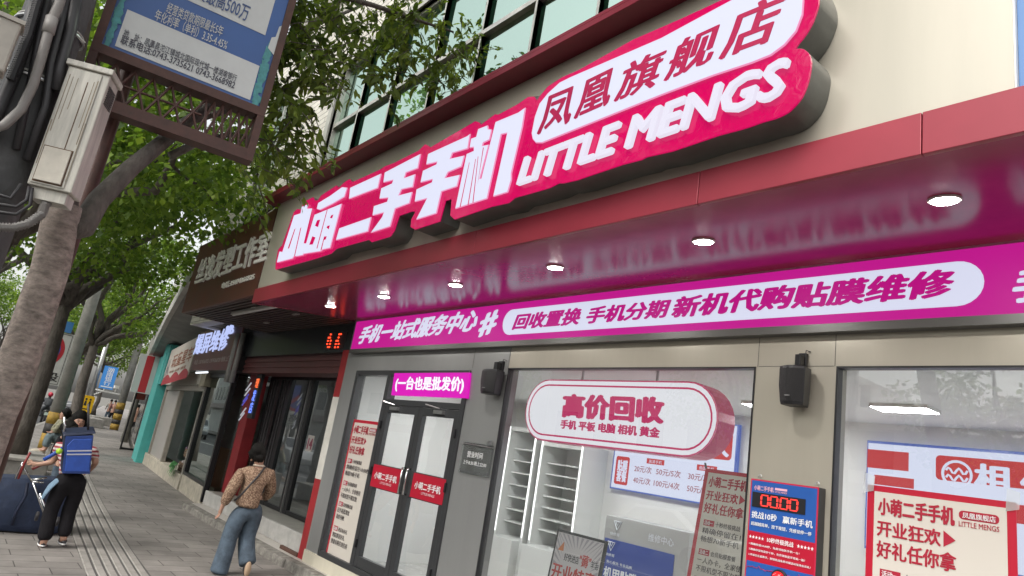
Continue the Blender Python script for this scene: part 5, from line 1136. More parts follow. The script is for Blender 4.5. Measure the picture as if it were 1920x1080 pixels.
for (px,py,rp_,n_,Xd) in ((470,60,60,9,-5.3),(560,250,45,8,-5.2),(490,390,24,3,-5.5),(575,60,70,12,-5.1),(650,40,70,12,-5.2),(720,60,60,10,-5.4),(500,130,50,10,-5.2),(590,120,55,9,-5.1),(800,70,50,8,-5.6),(840,110,45,7,-5.7),(530,60,75,16,-5.0),(610,60,75,18,-5.2),(565,140,65,14,-5.0),(690,75,75,18,-5.3),(770,60,70,16,-5.5),(640,160,45,8,-5.1),(540,225,48,10,-5.1),(510,290,45,9,-5.3),(560,285,38,7,-5.3),(610,175,35,5,-5.0),(800,115,48,9,-5.6),(850,150,42,7,-5.7),(860,55,62,12,-5.8),(835,185,26,3,-5.7),(905,40,35,4,-5.9),(480,335,26,4,-5.5),(530,325,32,5,-5.5),(600,320,20,2,-5.4),(700,10,85,14,-5.3),(600,-10,75,12,-5.2),(790,0,65,10,-5.5),(420,35,50,7,-5.4),(560,190,40,7,-5.0),(740,130,38,6,-5.4),(710,165,32,4,-5.3),(455,270,30,4,-5.3),(500,180,35,6,-5.2),(880,110,28,4,-5.8),(1010,10,30,2,-6.3)):
    for k in range(max(1,int(n_*.72))):
        a=random.uniform(0,6.283); r=rp_*math.sqrt(random.random()); x_=px+r*math.cos(a); X_=Xd+random.uniform(-.45,.35); sprays.append((x_,py+r*math.sin(a),min(X_,-5.15) if x_<560 else X_))
Cs=[];As=[];Ns=[]; mb=MB()
for (px,py,X) in sprays:
    c=PX(px,py,X); a=random.uniform(0,6.283); d=Vector((math.cos(a)*.5,math.sin(a)*.8,-.35+random.uniform(-.3,.25))).normalized(); L=random.uniform(.22,.45)
    p0=c-d*L*.5; p1=c+d*L*.25+Vector((0,0,-.0)); p2=c+d*L*.5+Vector((0,0,-.06)); mb.tube([p0,p1,p2],[.0045,.003,.0015],4,False)
    for k in range(random.randint(13,21)):
        u=random.random(); q=p0.lerp(p1,u) if u<.6 else p1.lerp(p2,(u-.6)/.4)
        s_=Vector((random.gauss(0,1),random.gauss(0,1),random.gauss(-.55,.6))); ax=(d*.55+s_*.75); Cs.append(tuple(q+Vector((random.gauss(0,.025),random.gauss(0,.025),random.gauss(0,.02))))); As.append(tuple(ax)); Ns.append((random.gauss(0,.6),random.gauss(0,.6),1))
mb.build('branch_twigs',barkd,n1)
Cs=np.array(Cs);As=np.array(As,float);Ns=np.array(Ns,float)
leaf_mesh('foliage',Cs,As,Ns,rng.uniform(.065,.125,len(Cs)),leafA,n1,hexa=True,asp=.42)
# upper crown of the near tree, above the frame, shading the front
cs=[];rs=[]
for k in range(24): cs.append((rng.uniform(-8.2,-3.6),rng.uniform(-1.8,2.2),rng.uniform(5.6,8.5))); rs.append(rng.uniform(.5,.95))
C,A,N=clump_leaves(cs,rs,300); leaf_mesh('crown',C,A,N,rng.uniform(.08,.13,len(C)),leafA,n1)

# street trees along the kerb
pl_=thing('tree_planter',Vector((-17.3,1.45,0)),'grey concrete planter seat around the second tree','planter'); mb=MB()
mb.box(-18.4,-16.35,.55,2.02,0,.36); mb.build('planter_body',concrete,pl_,bevel=.02); mb=MB(); mb.box(-18.45,-16.3,.5,2.07,.36,.42); mb.build('seat_slab',mat('planter_slab',(.33,.31,.28),.7,var=.25,vs=5),pl_,bevel=.012)
X2=-17.3
t2=[PX(x,y,X2) for x,y in ((22,850),(48,790),(72,725),(92,665),(110,605),(124,560))]
tree((X2,t2[0].y,.42),7.6,.20,'second tree rising from the concrete planter, its trunk before the no-parking board',3.4,trunk_pts=t2,ncl=66,crad=(3.0,2.8,2.1),shift=(.3,.45))
X3=-28.5
t3=[PX(x,y,X3) for x,y in ((128,826),(142,770),(155,715),(170,670),(182,630))]; z_=t3[0].z
tree((X3,t3[0].y,0),8.2,.20,'dark leaning tree right behind the striped utility pole',4,trunk_pts=[Vector((X3,t3[0].y-.05,0))]+t3[1:],ncl=54,crad=(3.2,3.0,2.2),shift=(.5,.6))
for (x,y,h,th,lb,cr) in ((-11.5,.35,7.4,3.6,'leafy street tree standing between the near trunk and the planter',(2.6,2.3,1.6)),(-37,4.3,8.5,3.6,'street tree with bright crown beyond the lamp pole',(3.2,3.0,2.3)),(-48,6.3,9,3.8,'street tree standing by the far concrete planter seats',(3.2,3.2,2.4)),(-60,8.7,9.5,4,'distant street tree before the bend',(3.4,3.4,2.6)),(-74,11.3,10,4,'most distant street tree at the bend',(3.8,3.8,3))):
    if x==-11.5: continue
    tree((x,y,0),h,.2,lb,th,ncl=44,crad=cr,per=330,size=.16)
for (x,y,h,lb) in ((-27,-11.5,9,'bright roadside tree across the road near the white building'),(-44,-8,10,'tree across the road behind the traffic'),(-62,-3.5,12,'farther tree across the road at the bend'),(-74,.2,15,'tall tree across the road before the pale far block'),(-88,3.2,17,'tallest far tree where the road leaves the picture'),(-52,-6.2,13,'broad tree across the road beside the white block'),(-13,-12,8.5,'tree across the road opposite the phone shop door'),(-5,-12.3,9,'tree across the road opposite the main sign'),(-14.5,-1.0,13.5,'tall airy kerb tree above the second tree, seen in the upper windows'),(-22.5,-.3,14,'tallest kerb tree over the road beyond the planter')):
    tree((x,y,0),h,.2,lb,3.0,ncl=(26 if 'kerb tree' in lb else 46),crad=(3.2,3.0,2.8),per=260,size=.18)
tree((-6.5,-.6,0),9.6,.14,'tall street tree by the kerb whose crown spreads over the road',5.2,ncl=40,crad=(2.6,1.8,1.9),per=300,size=.12,m=leafA,trunk_pts=[Vector((-3.3,-1.0,-.02)),Vector((-3.3,-1.0,2.5)),Vector((-3.7,-.9,5.2))],shift=(-1.2,.0))
# leafy mass over the sidewalk between near and second tree (crown of a tree just left of the frame)
tree((-10.5,-.15,0),7.9,.15,'leafy kerb tree just left of the bag carrier, crown over the pavement',3.7,ncl=76,crad=(3.2,2.0,1.9),per=420,size=.11,trunk_pts=[Vector((-10.6,-.05,-.02)),Vector((-10.6,-.1,2.2)),Vector((-10.7,.15,3.9))],shift=(-.6,.75))

# ================================================================== BUILDINGS ACROSS THE ROAD
def block(x0,x1,y,h,c,label,fl):
    t=thing('apartment_block',((x0+x1)/2,y,0),label,'building','blocks across the road'); mb=MB(); mb.box(x0,x1,y-10,y,-.1,h); mb.build('wall',mat('block_%d'%int(-x0),c,.8,var=.15,vs=.8),t)
    k=0; z=3.6
    while z<h-1.5:
        x=x0+1
        while x<x1-2: MB().box(x,x+1.6,y,y+.04,z,z+1.5).build('window',mat('block_glass',(.06,.08,.08),.1),t); x+=3
        z+=fl
    MB().box(x0-.1,x1+.1,y-.05,y+.6,2.6,3.1).build('shop_awning',mat('awning_%d'%int(-x0),(c[0]*.6,c[1]*.5,c[2]*.5),.6),t)
block(-30,-14,-18.5,8,(.52,.50,.46),'cream apartment block across the road opposite the salon',3.2)
block(-13.5,2,-18.5,5.2,(.46,.45,.44),'grey apartment block across the road opposite the phone shop',3.1)
block(2.5,16,-18.5,5,(.50,.46,.40),'beige apartment block across the road at the right',3.2)
block(-58,-31,-15,15,(.58,.58,.57),'white block across the road beyond the first trees',3.2)
block(-95,-60,-3,12,(.5,.5,.49),'pale block closing the far left of the road',3.2)
t=thing('far_tower',(-150,48,0),'hazy pale high-rise far behind the bend','building'); MB().box(-170,-150,40,52,0,42).build('wall',mat('haze_wall',(.62,.62,.60),.9),t)
for k in range(8): MB().box(-149.99,-149.9,41,51,4+4.5*k,5.8+4.5*k).build('window_band',mat('haze_glass',(.42,.45,.46),.5),t)

# ================================================================== STREET THINGS FARTHER OFF
# no-parking board
XS_=-20.6
q=[PX(*p,XS_) for p in ((62,608),(138,632),(108,724))]
zt2_,zb2_=(q[0].z+q[1].z)/2,q[2].z; yb_=(q[1].y+q[2].y)/2+.02; wB=1.15
B=Board((XS_,yb_-wB,zt2_),(XS_,yb_,zt2_),(XS_,yb_-wB,zb2_)); t=thing('no_parking_sign',(XS_,yb_-wB/2,0),'white no-parking board with blue and red round symbol behind the second tree','traffic sign')
mb=MB(); B.slab(mb,0,0,1,1,0,.03); mb.build('board',mat('sign_white',(.52,.53,.50),.45,var=.1),t)
zc_=PX(97,655,XS_); cc_=Vector((XS_+.004,yb_-wB*.5,zc_.z)); n_=Vector((1,0,0))
MB().disc(cc_,n_,.46,36).build('red_disc',mat('traffic_red',(.42,.025,.035),.4),t); MB().disc(cc_+n_*.004,n_,.37,36).build('blue_disc',mat('traffic_blue',(.035,.07,.32),.4),t)
mb=MB(); v=Vector((0,.7,-.7)); w_=Vector((0,.7,.7)); mb.quad(cc_+n_*.008-v*.39-w_*.05,cc_+n_*.008+v*.39-w_*.05,cc_+n_*.008+v*.39+w_*.05,cc_+n_*.008-v*.39+w_*.05); mb.build('red_bar',MATS['traffic_red'],t)
mb=MB(); B.text(mb,'全路段',.06,.76,.94,.93,.02,.004); mb.build('lettering',ink,t)
mb=MB()
for (a0,b0,a1,b1) in ((.03,.02,.97,.03),(.03,.97,.97,.98),(.03,.03,.04,.97),(.96,.03,.97,.97)): B.rect(mb,a0,b0,a1,b1,.003)
mb.build('border_line',ink,t); MB().tube([(XS_-.07,yb_-.5,0),(XS_-.07,yb_-.5,zt2_)],.04,8).build('post',steel,t)
MB().box(XS_-.02,XS_+.02,yb_-.35,yb_-.1,zt2_+.02,zt2_+.3).build('camera_box',mat('camera_blue',(.06,.2,.45),.4),t)
# striped utility pole
def banded_pole(x,y,r,h,label,zs,name='striped_pole'):
    t=thing(name,(x,y,0),label,'utility pole','concrete poles with hazard bands'); MB().tube([(x,y,-.05),(x,y,h)],[r,r*.75],16).build('shaft',mat('pole_concrete',(.24,.235,.21),.8,var=.25,vs=4),t,smooth=True)
    for i,(a,b) in enumerate(zs): MB().tube([(x,y,a),(x,y,b)],r+.006,16).build('yellow_band' if i%2==0 else 'black_band',mat('hazard_yellow',(.32,.20,.03),.7,var=.3,vs=8) if i%2==0 else mat('hazard_black',(.035,.032,.03),.7,var=.3,vs=8),t,smooth=True)
    return t
q=PX(85,832,-25.5); q2=PX(150,640,-25.5)
banded_pole(-25.5,q.y+.03,.20,8.5,'thick concrete utility pole with worn yellow and black bands behind the seated man',[(.0,.45),(.45,.75),(.75,1.1)])
q=PZ(213,806); banded_pole(q.x,q.y,.23,7,'distant pole with bright yellow and black bands on the open pavement',[(0,.35),(.35,.6),(.6,.95),(.95,1.2),(1.2,1.6)])
q=PZ(232,829); g=banded_pole(q.x,q.y,.15,5.4,'thin grey-green pole with round cable coils by the far shops',[]); mb=MB()
for zz in (3.2,3.7): mb.tube([(q.x+.1,q.y+.3+.28*math.cos(a),zz+.28*math.sin(a)) for a in np.linspace(0,6.283,18)],.03,6,False); 
mb.build('cable_coil',ink,g)
# street lamp with blue bank banner
t=thing('street_lamp',Vector((-45,PX(170,760,-45).y,0)),'street lamp pole carrying a tall blue vertical banner and a short arm','street lamp')
yy=PX(172,760,-45).y-.2; MB().tube([(-45,yy,0),(-45,yy,6.2)],[.16,.10],10).build('pole',steel,t,smooth=True); za=PX(190,670,-45).z; MB().tube([(-45,yy,za),(-45,yy-.95,za+.15)],.05,6).build('arm',steel,t)
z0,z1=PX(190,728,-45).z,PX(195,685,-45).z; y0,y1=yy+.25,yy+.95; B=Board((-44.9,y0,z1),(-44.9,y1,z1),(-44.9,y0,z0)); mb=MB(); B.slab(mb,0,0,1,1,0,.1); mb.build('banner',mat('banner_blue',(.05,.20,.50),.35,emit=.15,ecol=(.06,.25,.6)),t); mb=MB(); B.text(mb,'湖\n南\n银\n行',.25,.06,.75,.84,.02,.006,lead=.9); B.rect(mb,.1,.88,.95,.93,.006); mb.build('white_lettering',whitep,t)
# camera gantry arm
t=thing('camera_gantry',(-52,PX(165,770,-52).y,0),'white horizontal camera arm with two small cameras over the pavement','camera mast'); ya_=PX(167,728,-52).y; za_=PX(167,728,-52).z; yb2=PX(233,741,-52).y
mb=MB(); mb.tube([(-52,ya_,0),(-52,ya_,za_+.3)],.12,8); mb.build('mast',steel,t); mb=MB(); mb.tube([(-52,ya_,za_),(-52,yb2,za_-.1)],.06,8); mb.tube([(-52,ya_,za_-.6),(-52,ya_+.8,za_-.05)],.04,6); mb.build('arm',white,t)
for u in (.4,.72): p=Vector((-52,ya_+(yb2-ya_)*u,za_+.05)); mb=MB(); mb.tube([p,p+Vector((0,0,.25))],.04,6); mb.obox(p+Vector((0,0,.32)),(.22,0,0),(0,.13,0),(0,0,.1)); mb.build('camera',white,t)
# yellow sign
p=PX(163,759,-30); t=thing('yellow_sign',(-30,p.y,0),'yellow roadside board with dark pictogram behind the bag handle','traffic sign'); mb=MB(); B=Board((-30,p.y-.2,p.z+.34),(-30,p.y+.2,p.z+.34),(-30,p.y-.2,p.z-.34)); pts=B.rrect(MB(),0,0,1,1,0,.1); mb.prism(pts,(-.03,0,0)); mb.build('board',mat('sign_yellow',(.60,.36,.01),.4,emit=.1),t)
mb=MB(); 
for s_ in (-1,1): mb.disc(B.p(.5+.17*s_,.2,.004),(1,0,0),.04,10); mb.ngon([B.p(.5+.17*s_-.12,.55,.004),B.p(.5+.17*s_+.12,.55,.004),B.p(.5+.17*s_+.06,.28,.004),B.p(.5+.17*s_-.06,.28,.004)])
B.rect(mb,.2,.7,.8,.76,.004); mb.build('pictogram',ink,t); MB().tube([(-30.05,p.y,0),(-30.05,p.y,p.z+.3)],.03,6).build('post',steel,t)
# far planter seats
for (px,py,lb) in ((175,800,'far concrete planter seat left of the open pavement'),(195,797,'darker far planter seat next to the pale one')):
    q=PZ(px,py); o=MB().box(q.x-1.2,q.x+1.2,q.y-.9,q.y+.3,0,.5).build('far_planter',concrete,None,bevel=.03); tag(o,lb,'planter')

# ================================================================== PEOPLE
def skin(name,nodes,edges,m,parent,levels=2,root=None):
    ks=list(nodes); me=bpy.data.meshes.new(name); o=bpy.data.objects.new(name,me); COL.objects.link(o); org=ORG[parent.name]
    me.from_pydata([tuple(Vector(nodes[k][0])-org) for k in ks],[(ks.index(a),ks.index(b)) for a,b in edges],[]); me.update()
    md=o.modifiers.new('skin','SKIN'); md.use_smooth_shade=True
    for i,k in enumerate(ks):
        r=nodes[k][1]; r=r if hasattr(r,'__len__') else (r,r); me.skin_vertices[0].data[i].radius=r; me.skin_vertices[0].data[i].use_root=(k==(root or ks[0]))
    sb=o.modifiers.new('sub','SUBSURF'); sb.levels=levels; sb.render_levels=levels
    dg=bpy.context.evaluated_depsgraph_get(); dg.update(); m2=bpy.data.meshes.new_from_object(o.evaluated_get(dg)); m2.name=name
    o.modifiers.clear(); o.data=m2; bpy.data.meshes.remove(me); m2.materials.clear(); m2.materials.append(m); m2.polygons.foreach_set('use_smooth',[True]*len(m2.polygons)); o.parent=parent; ORG[o.name]=org
    return o
skinm=mat('skin_tone',(.42,.24,.17),.55,var=.06,vs=20); hairm=mat('black_hair',(.008,.007,.006),.7,var=.4,vs=60,bump=.6,bs=180,spec=.2)
def hand(nd,ed,key,wr,d,side):    # five bent fingers on a palm
    d=Vector(d).normalized(); s_=Vector(side).normalized(); wr=Vector(wr); nd[key+'p']=(wr+d*.05,(.026,.018)); ed.append((key,key+'p'))
    for i,(o_,l) in enumerate(((-.026,.055),(-.009,.066),(.009,.062),(.026,.05))):
        a=key+'f%d'%i; nd[a]=(wr+d*.09+s_*o_,.009); nd[a+'b']=(wr+d*(.09+l*.55)+s_*o_*1.1+d.cross(s_)*.012,.008); nd[a+'c']=(wr+d*(.09+l*.9)+s_*o_+d.cross(s_)*.03,.007); ed+= [(key+'p',a),(a,a+'b'),(a+'b',a+'c')]
    nd[key+'t']=(wr+d*.045-s_*.04,.010); nd[key+'t2']=(wr+d*.075-s_*.052,.008); ed+=[(key+'p',key+'t'),(key+'t',key+'t2')]
def hair(parent,c,r,pts=(),name='hair',rz=None):
    mb=MB(); mb.ellipsoid(c,r,r*.95,rz or r*1.05,14,10)
    for p,q in pts: mb.ellipsoid(p,q,q,q,14,10)
    mb.v=[tuple(Vector(v)+Vector((random.gauss(0,.0045),random.gauss(0,.0045),random.gauss(0,.0045)))) for v in mb.v]
    return mb.build(name,hairm,parent,smooth=True)

# walking woman, seen from behind
X0=-8.75
P2=lambda x,y,dx=0: PX(x,y,X0+dx)
wm=thing('person',Vector((X0,P2(425,1078).y,0)),'person walking away in a tan patterned blouse and wide blue jeans with a crossbody strap','person')
sh_l,sh_r=P2(455,883),P2(504,883); hipc=P2(463,950); nk=P2(487,880); hd=P2(484,853)
nd={'pel':(hipc,(.075,.06)),'wst':(P2(468,930),(.085,.07)),'chs':(P2(478,900),(.13,.09)),'nk0':(P2(485,884),.06),'nk':(P2(486,874),.048),'hd':(P2(485,858),.075),'hdt':(P2(485,842),.068),
 'shl':(sh_l,.05),'ell':(P2(432,920,.02),.038),'wrl':(P2(416,951,-.02),.026),'shr':(sh_r,.05),'elr':(P2(502,922,-.08),.038),'wrr':(P2(492,935,-.25),.026),
 'hpl':(P2(452,959),.05),'knl':(P2(431,1008,.0),.055),'anl':(P2(413,1066,.06),.036),'ftl':(P2(409,1074,-.08),.032),
 'hpr':(P2(473,959),.05),'knr':(P2(461,1008,-.05),.055),'anr':(P2(463,1056,.12),.036),'ftr':(P2(462,1070,.08),.032)}
ed=[('pel','wst'),('wst','chs'),('chs','nk0'),('nk0','nk'),('nk','hd'),('hd','hdt'),('chs','shl'),('shl','ell'),('ell','wrl'),('chs','shr'),('shr','elr'),('elr','wrr'),('pel','hpl'),('hpl','knl'),('knl','anl'),('anl','ftl'),('pel','hpr'),('hpr','knr'),('knr','anr'),('anr','ftr')]
hand(nd,ed,'wrl',P2(416,951,-.02),P2(410,968,-.05)-P2(416,951,-.02),(1,0,0)); hand(nd,ed,'wrr',P2(492,935,-.25),(-.6,-.4,.2),(0,0,1))
skin('body',nd,ed,skinm,wm)
# knitted blouse
bmh=bpy.data.materials.new('speckled_knit'); bmh.use_nodes=True; n=bmh.node_tree; p=n.nodes['Principled BSDF']; p.inputs['Roughness'].default_value=.9
tcx=n.nodes.new('ShaderNodeTexCoord'); vo=n.nodes.new('ShaderNodeTexVoronoi'); vo.inputs['Scale'].default_value=85; n.links.new(tcx.outputs['Object'],vo.inputs[0]); rpp=n.nodes.new('ShaderNodeValToRGB'); rpp.color_ramp.interpolation='CONSTANT'
rpp.color_ramp.elements[0].color=(.15,.085,.055,1); rpp.color_ramp.elements[1].color=(.36,.25,.17,1); rpp.color_ramp.elements[1].position=.36; e=rpp.color_ramp.elements.new(.7); e.color=(.25,.16,.105,1)
sepc=n.nodes.new('ShaderNodeSeparateColor'); n.links.new(vo.outputs['Color'],sepc.inputs[0]); n.links.new(sepc.outputs[0],rpp.inputs[0]); n.links.new(rpp.outputs[0],p.inputs['Base Color'])
nd={'hem0':(P2(461,953),(.185,.15)),'hem':(P2(464,943),(.185,.14)),'wst':(P2(468,928),(.185,.14)),'chs':(P2(477,902),(.175,.13)),'up':(P2(481,889),(.14,.11)),'nk':(P2(485,880),(.075,.07)),
 'shl':(P2(454,884),.082),'ell':(P2(433,920,.02),.074),'wrl':(P2(418,948,-.02),.056),'shr':(P2(506,884),.082),'elr':(P2(508,922,-.06),.074),'wrr':(P2(495,934,-.2),.056)}
ed=[('hem0','hem'),('hem','wst'),('wst','chs'),('chs','up'),('up','nk'),('up','shl'),('shl','ell'),('ell','wrl'),('up','shr'),('shr','elr'),('elr','wrr')]
skin('blouse',nd,ed,bmh,wm)
denim=mat('blue_denim',(.075,.105,.14),.85,var=.4,vs=9,bump=.7,bs=11)
nd={'pel':(P2(465,940),(.17,.13)),'crt':(P2(463,955),(.165,.14)),'hpl':(P2(447,964),.125),'knl':(P2(431,1005),.10),'cll':(P2(419,1045,.02),.108),'anl':(P2(411,1070,.03),.112),'anl2':(P2(408,1077,.03),.112),'hpr':(P2(477,964),.125),'knr':(P2(462,1005,-.04),.108),'clr':(P2(462,1035,.04),.105),'anr':(P2(464,1054,.10),.108),'anr2':(P2(465,1061,.12),.105)}
skin('jeans',nd,[('pel','crt'),('crt','hpl'),('hpl','knl'),('knl','cll'),('cll','anl'),('anl','anl2'),('crt','hpr'),('hpr','knr'),('knr','clr'),('clr','anr'),('anr','anr2')],denim,wm)
hair(wm,P2(485,850,.01),.098,((P2(484,843,.02),.088),(P2(487,857,.04),.07),(P2(479,850,.0),.08)),rz=.11)
mb=MB(); c=P2(486,873); mb.ellipsoid(c,.068,.075,.022,14,8); mb.build('collar',mat('collar_cream',(.55,.47,.38),.7),wm,smooth=True)
mb=MB(); 
for e_ in (P2(472,860,-.02),): mb.ellipsoid(e_,.02,.012,.032,8,6)
mb.build('ear',skinm,wm,smooth=True)
mb=MB(); mb.tube([P2(497,876,.10),P2(484,893,.145),P2(468,910,.165),P2(452,928,.15),P2(440,938,.06)],.012,6); mb.build('bag_strap',ink,wm,smooth=True)
mb=MB(); fl=P2(409,1077,-.02); mb.ellipsoid(Vector((fl.x,fl.y,.035)),.12,.045,.035,12,8); mb.build('shoe',ink,wm,smooth=True)
a=P2(463,1064,.15); mb=MB(); mb.ellipsoid(a,.055,.045,.10,12,8); mb.build('shoe',ink,wm,smooth=True); mb=MB(); mb.ellipsoid(a+Vector((.035,.0,-.012)),.03,.04,.09,12,8); mb.build('shoe_sole',mat('tan_sole',(.42,.30,.20),.7),wm,smooth=True)

# bent figure carrying the blue trolley backpack
X0=-9.9
bw=thing('person',Vector((X0,PX(97,1030,X0).y,0)),'person bending forward in black trousers and striped shirt, loaded with a blue bag','person')
fz=lambda x,y,dx=0: PX(x,y,X0+dx)
blackcloth=mat('black_cloth',(.012,.011,.013),.9,var=.3,vs=6,bump=.7,bs=11,spec=.2)
nd={'pel':(fz(128,900),(.08,.07)),'wst':(fz(134,880,-.15),.08),'chs':(fz(142,848,-.42),(.13,.10)),'nk0':(fz(140,828,-.58),.06),'nk':(fz(136,818,-.66),.05),'hd':(fz(131,808,-.74),.08),'hdt':(fz(128,800,-.82),.075),
 'shl':(fz(112,838,-.42),.05),'ell':(fz(100,866,-.5),.04),'wrl':(fz(72,871,-.55),.028),'shr':(fz(174,848,-.42),.05),'elr':(fz(180,868,-.35),.04),'wrr':(fz(168,882,-.55),.028),
 'hpl':(fz(114,912),.05),'knl':(fz(95,958,-.04),.06),'anl':(fz(82,1018,.04),.04),'ftl':(fz(76,1026,-.1),.035),'hpr':(fz(144,912),.05),'knr':(fz(128,958,-.08),.06),'anr':(fz(119,1010,.02),.04),'ftr':(fz(116,1017,-.12),.035)}
ed=[('pel','wst'),('wst','chs'),('chs','nk0'),('nk0','nk'),('nk','hd'),('hd','hdt'),('chs','shl'),('shl','ell'),('ell','wrl'),('chs','shr'),('shr','elr'),('elr','wrr'),('pel','hpl'),('hpl','knl'),('knl','anl'),('anl','ftl'),('pel','hpr'),('hpr','knr'),('knr','anr'),('anr','ftr')]
hand(nd,ed,'wrl',fz(72,871,-.55),fz(55,867,-.6)-fz(72,871,-.55),(0,0,1)); hand(nd,ed,'wrr',fz(168,882,-.55),(-.5,-.5,-.2),(0,0,1))
skin('body',nd,ed,skinm,bw)
nd={'wai':(fz(131,886,-.03),(.165,.13)),'pel':(fz(130,898),(.17,.135)),'crt':(fz(129,910),(.14,.12)),'hpl':(fz(113,916),.10),'knl':(fz(95,958,-.03),.085),'anl':(fz(82,1016,.03),.085),'hpr':(fz(146,916),.10),'knr':(fz(129,958,-.06),.085),'anr':(fz(119,1010,.02),.08)}
skin('trousers',nd,[('wai','pel'),('pel','crt'),('crt','hpl'),('hpl','knl'),('knl','anl'),('crt','hpr'),('hpr','knr'),('knr','anr')],blackcloth,bw)
stp=bpy.data.materials.new('red_striped_cloth'); stp.use_nodes=True; n=stp.node_tree; p=n.nodes['Principled BSDF']; p.inputs['Roughness'].default_value=.85
tcx=n.nodes.new('ShaderNodeTexCoord'); wv_=n.nodes.new('ShaderNodeTexWave'); wv_.bands_direction='Z'; wv_.inputs['Scale'].default_value=6.5; n.links.new(tcx.outputs['Object'],wv_.inputs[0]); rpp=n.nodes.new('ShaderNodeValToRGB'); rpp.color_ramp.interpolation='CONSTANT'; rpp.color_ramp.elements[0].color=(.28,.05,.06,1); rpp.color_ramp.elements[1].color=(.55,.48,.45,1); rpp.color_ramp.elements[1].position=.5; n.links.new(wv_.outputs[0],rpp.inputs[0]); n.links.new(rpp.outputs[0],p.inputs['Base Color'])
nd={'hem':(fz(131,892,-.06),(.13,.10)),'wst':(fz(133,882,-.12),(.14,.11)),'chs':(fz(142,848,-.42),(.16,.12)),'nk':(fz(140,830,-.56),.08),'shl':(fz(110,838,-.42),.072),'ell':(fz(103,852,-.47),.066),'shr':(fz(176,848,-.42),.072),'elr':(fz(181,866,-.38),.06)}
skin('striped_shirt',nd,[('hem','wst'),('wst','chs'),('chs','nk'),('chs','shl'),('shl','ell'),('chs','shr'),('shr','elr')],stp,bw)
hair(bw,fz(130,804,-.78),.10,((fz(136,810,-.72),.085),(fz(126,801,-.84),.08)))
nd={'a':(fz(116,894,.04),(.05,.025)),'b':(fz(106,902,.06),(.055,.02)),'c':(fz(94,912,.06),(.06,.018)),'d':(fz(84,926,.04),(.045,.012)),'d2':(fz(78,936,.02),(.03,.01))}
skin('tied_denim_jacket',nd,[('a','b'),('b','c'),('c','d'),('d','d2')],mat('pale_denim',(.16,.25,.34),.85,var=.3,vs=10),bw)
for (x,y,dx) in ((76,1028,-.06),(116,1019,-.08)):
    c=fz(x,y,dx); mb=MB(); mb.ellipsoid(Vector((c.x,c.y,.045 if x<100 else .07)),.13,.045,.04,12,8); mb.build('shoe',ink,bw,smooth=True); mb=MB(); mb.ellipsoid(Vector((c.x,c.y,.022 if x<100 else .047)),.135,.048,.018,12,6); mb.build('shoe_sole',white,bw,smooth=True)
# the blue trolley backpack
XBk=-9.72
def bk(x,y,dx=0): return PX(x,y,XBk+dx)
TLb,TRb,BLb,BRb=bk(121,817),bk(176,815),bk(114,889),bk(169,890)
tb_=thing('trolley_backpack',(XBk-.15,(BLb.y+BRb.y)/2,BLb.z),'bright blue trolley backpack with reflective band and telescopic handle','backpack')
blueb=mat('royal_blue_nylon',(.022,.075,.36),.55,var=.2,vs=10); navy=mat('navy_nylon',(.012,.018,.045),.6,var=.3,vs=8)
dv_=Vector((-.22,0,.05))
MB().hexa([BLb,BRb,BRb+dv_,BLb+dv_],[TLb,TRb,TRb+dv_,TLb+dv_]).build('body',navy,tb_,bevel=.035,seg=3)
lp=lambda a,b,l=0: TLb.lerp(TRb,a).lerp(BLb.lerp(BRb,a),b)+Vector((l,0,0))
MB().prism([lp(.12,.93,.012),lp(.95,.93,.012),lp(.95,.10,.012),lp(.30,.10,.012),lp(.12,.25,.012)],(-.02,0,0)).build('front_pocket',blueb,tb_,bevel=.008)
MB().prism([lp(.04,.98,.004),lp(.99,.98,.004),lp(.99,.02,.004),lp(.04,.02,.004)],(-.01,0,0)).build('front_panel',mat('mid_blue_nylon',(.015,.045,.20),.55),tb_,bevel=.004)
for bb in (.38,.47): MB().prism([lp(.13,bb+.035,.016),lp(.98,bb+.035,.016),lp(.98,bb,.016),lp(.13,bb,.016)],(-.004,0,0)).build('reflective_band',mat('reflective_grey',(.45,.45,.5),.4),tb_)
MB().prism([lp(-.06,.02,.0),lp(1.08,-.02,.0),lp(1.04,-.07,-.02),lp(.0,-.05,-.02)],dv_*1.05).build('top_flap',navy,tb_,bevel=.01)
MB().tube([bk(121,815,-.12),bk(121,782,-.12)],.016,8).build('handle_tube',chrome,tb_,smooth=True); MB().tube([bk(165,813,-.12),bk(166,757,-.12)],.014,8).build('handle_tube',ink,tb_,smooth=True)
MB().ellipsoid(bk(111,846,.0),.035,.035,.035,12,8).build('green_charm',mat('lime_green',(.35,.6,.03),.5),tb_,smooth=True)
MB().tube([bk(118,840,-.1),bk(100,852,-.1),bk(82,862,-.12)],.022,8).build('shoulder_strap',blueb,tb_,smooth=True)
# folding luggage cart and navy bag
XC=-10.6
ct=thing('luggage_cart',Vector((XC,PX(60,960,XC).y,0)),'folding silver luggage cart with red tubes and small wheels','luggage cart')
cx3=lambda l,dx=0: [PX(x,y,XC+dx) for x,y in l]
for l in ([(28,898),(42,868),(46,866)],[(40,870),(60,903)],[(60,903),(82,905)],[(60,900),(88,896)],[(75,925),(88,960),(80,972)],[(62,905),(90,985)]): MB().tube(cx3(l),.014,8).build('silver_tube',chrome,ct,smooth=True)
for l in ([(57,848),(46,868),(34,898)],[(60,880),(78,872)]): MB().tube(cx3(l,.03),.014,8).build('red_tube',mat('dull_red_tube',(.25,.03,.03),.4),ct,smooth=True)
for (x,y) in ((110,978),(72,968)): c=PX(x,y,XC+.3); MB().disc(Vector((c.x,c.y,max(c.z,.06))),(0,1,.0),.055,18,.03).build('wheel',ink,ct,bevel=.006)
XG=-11.0
gb=MB(); 
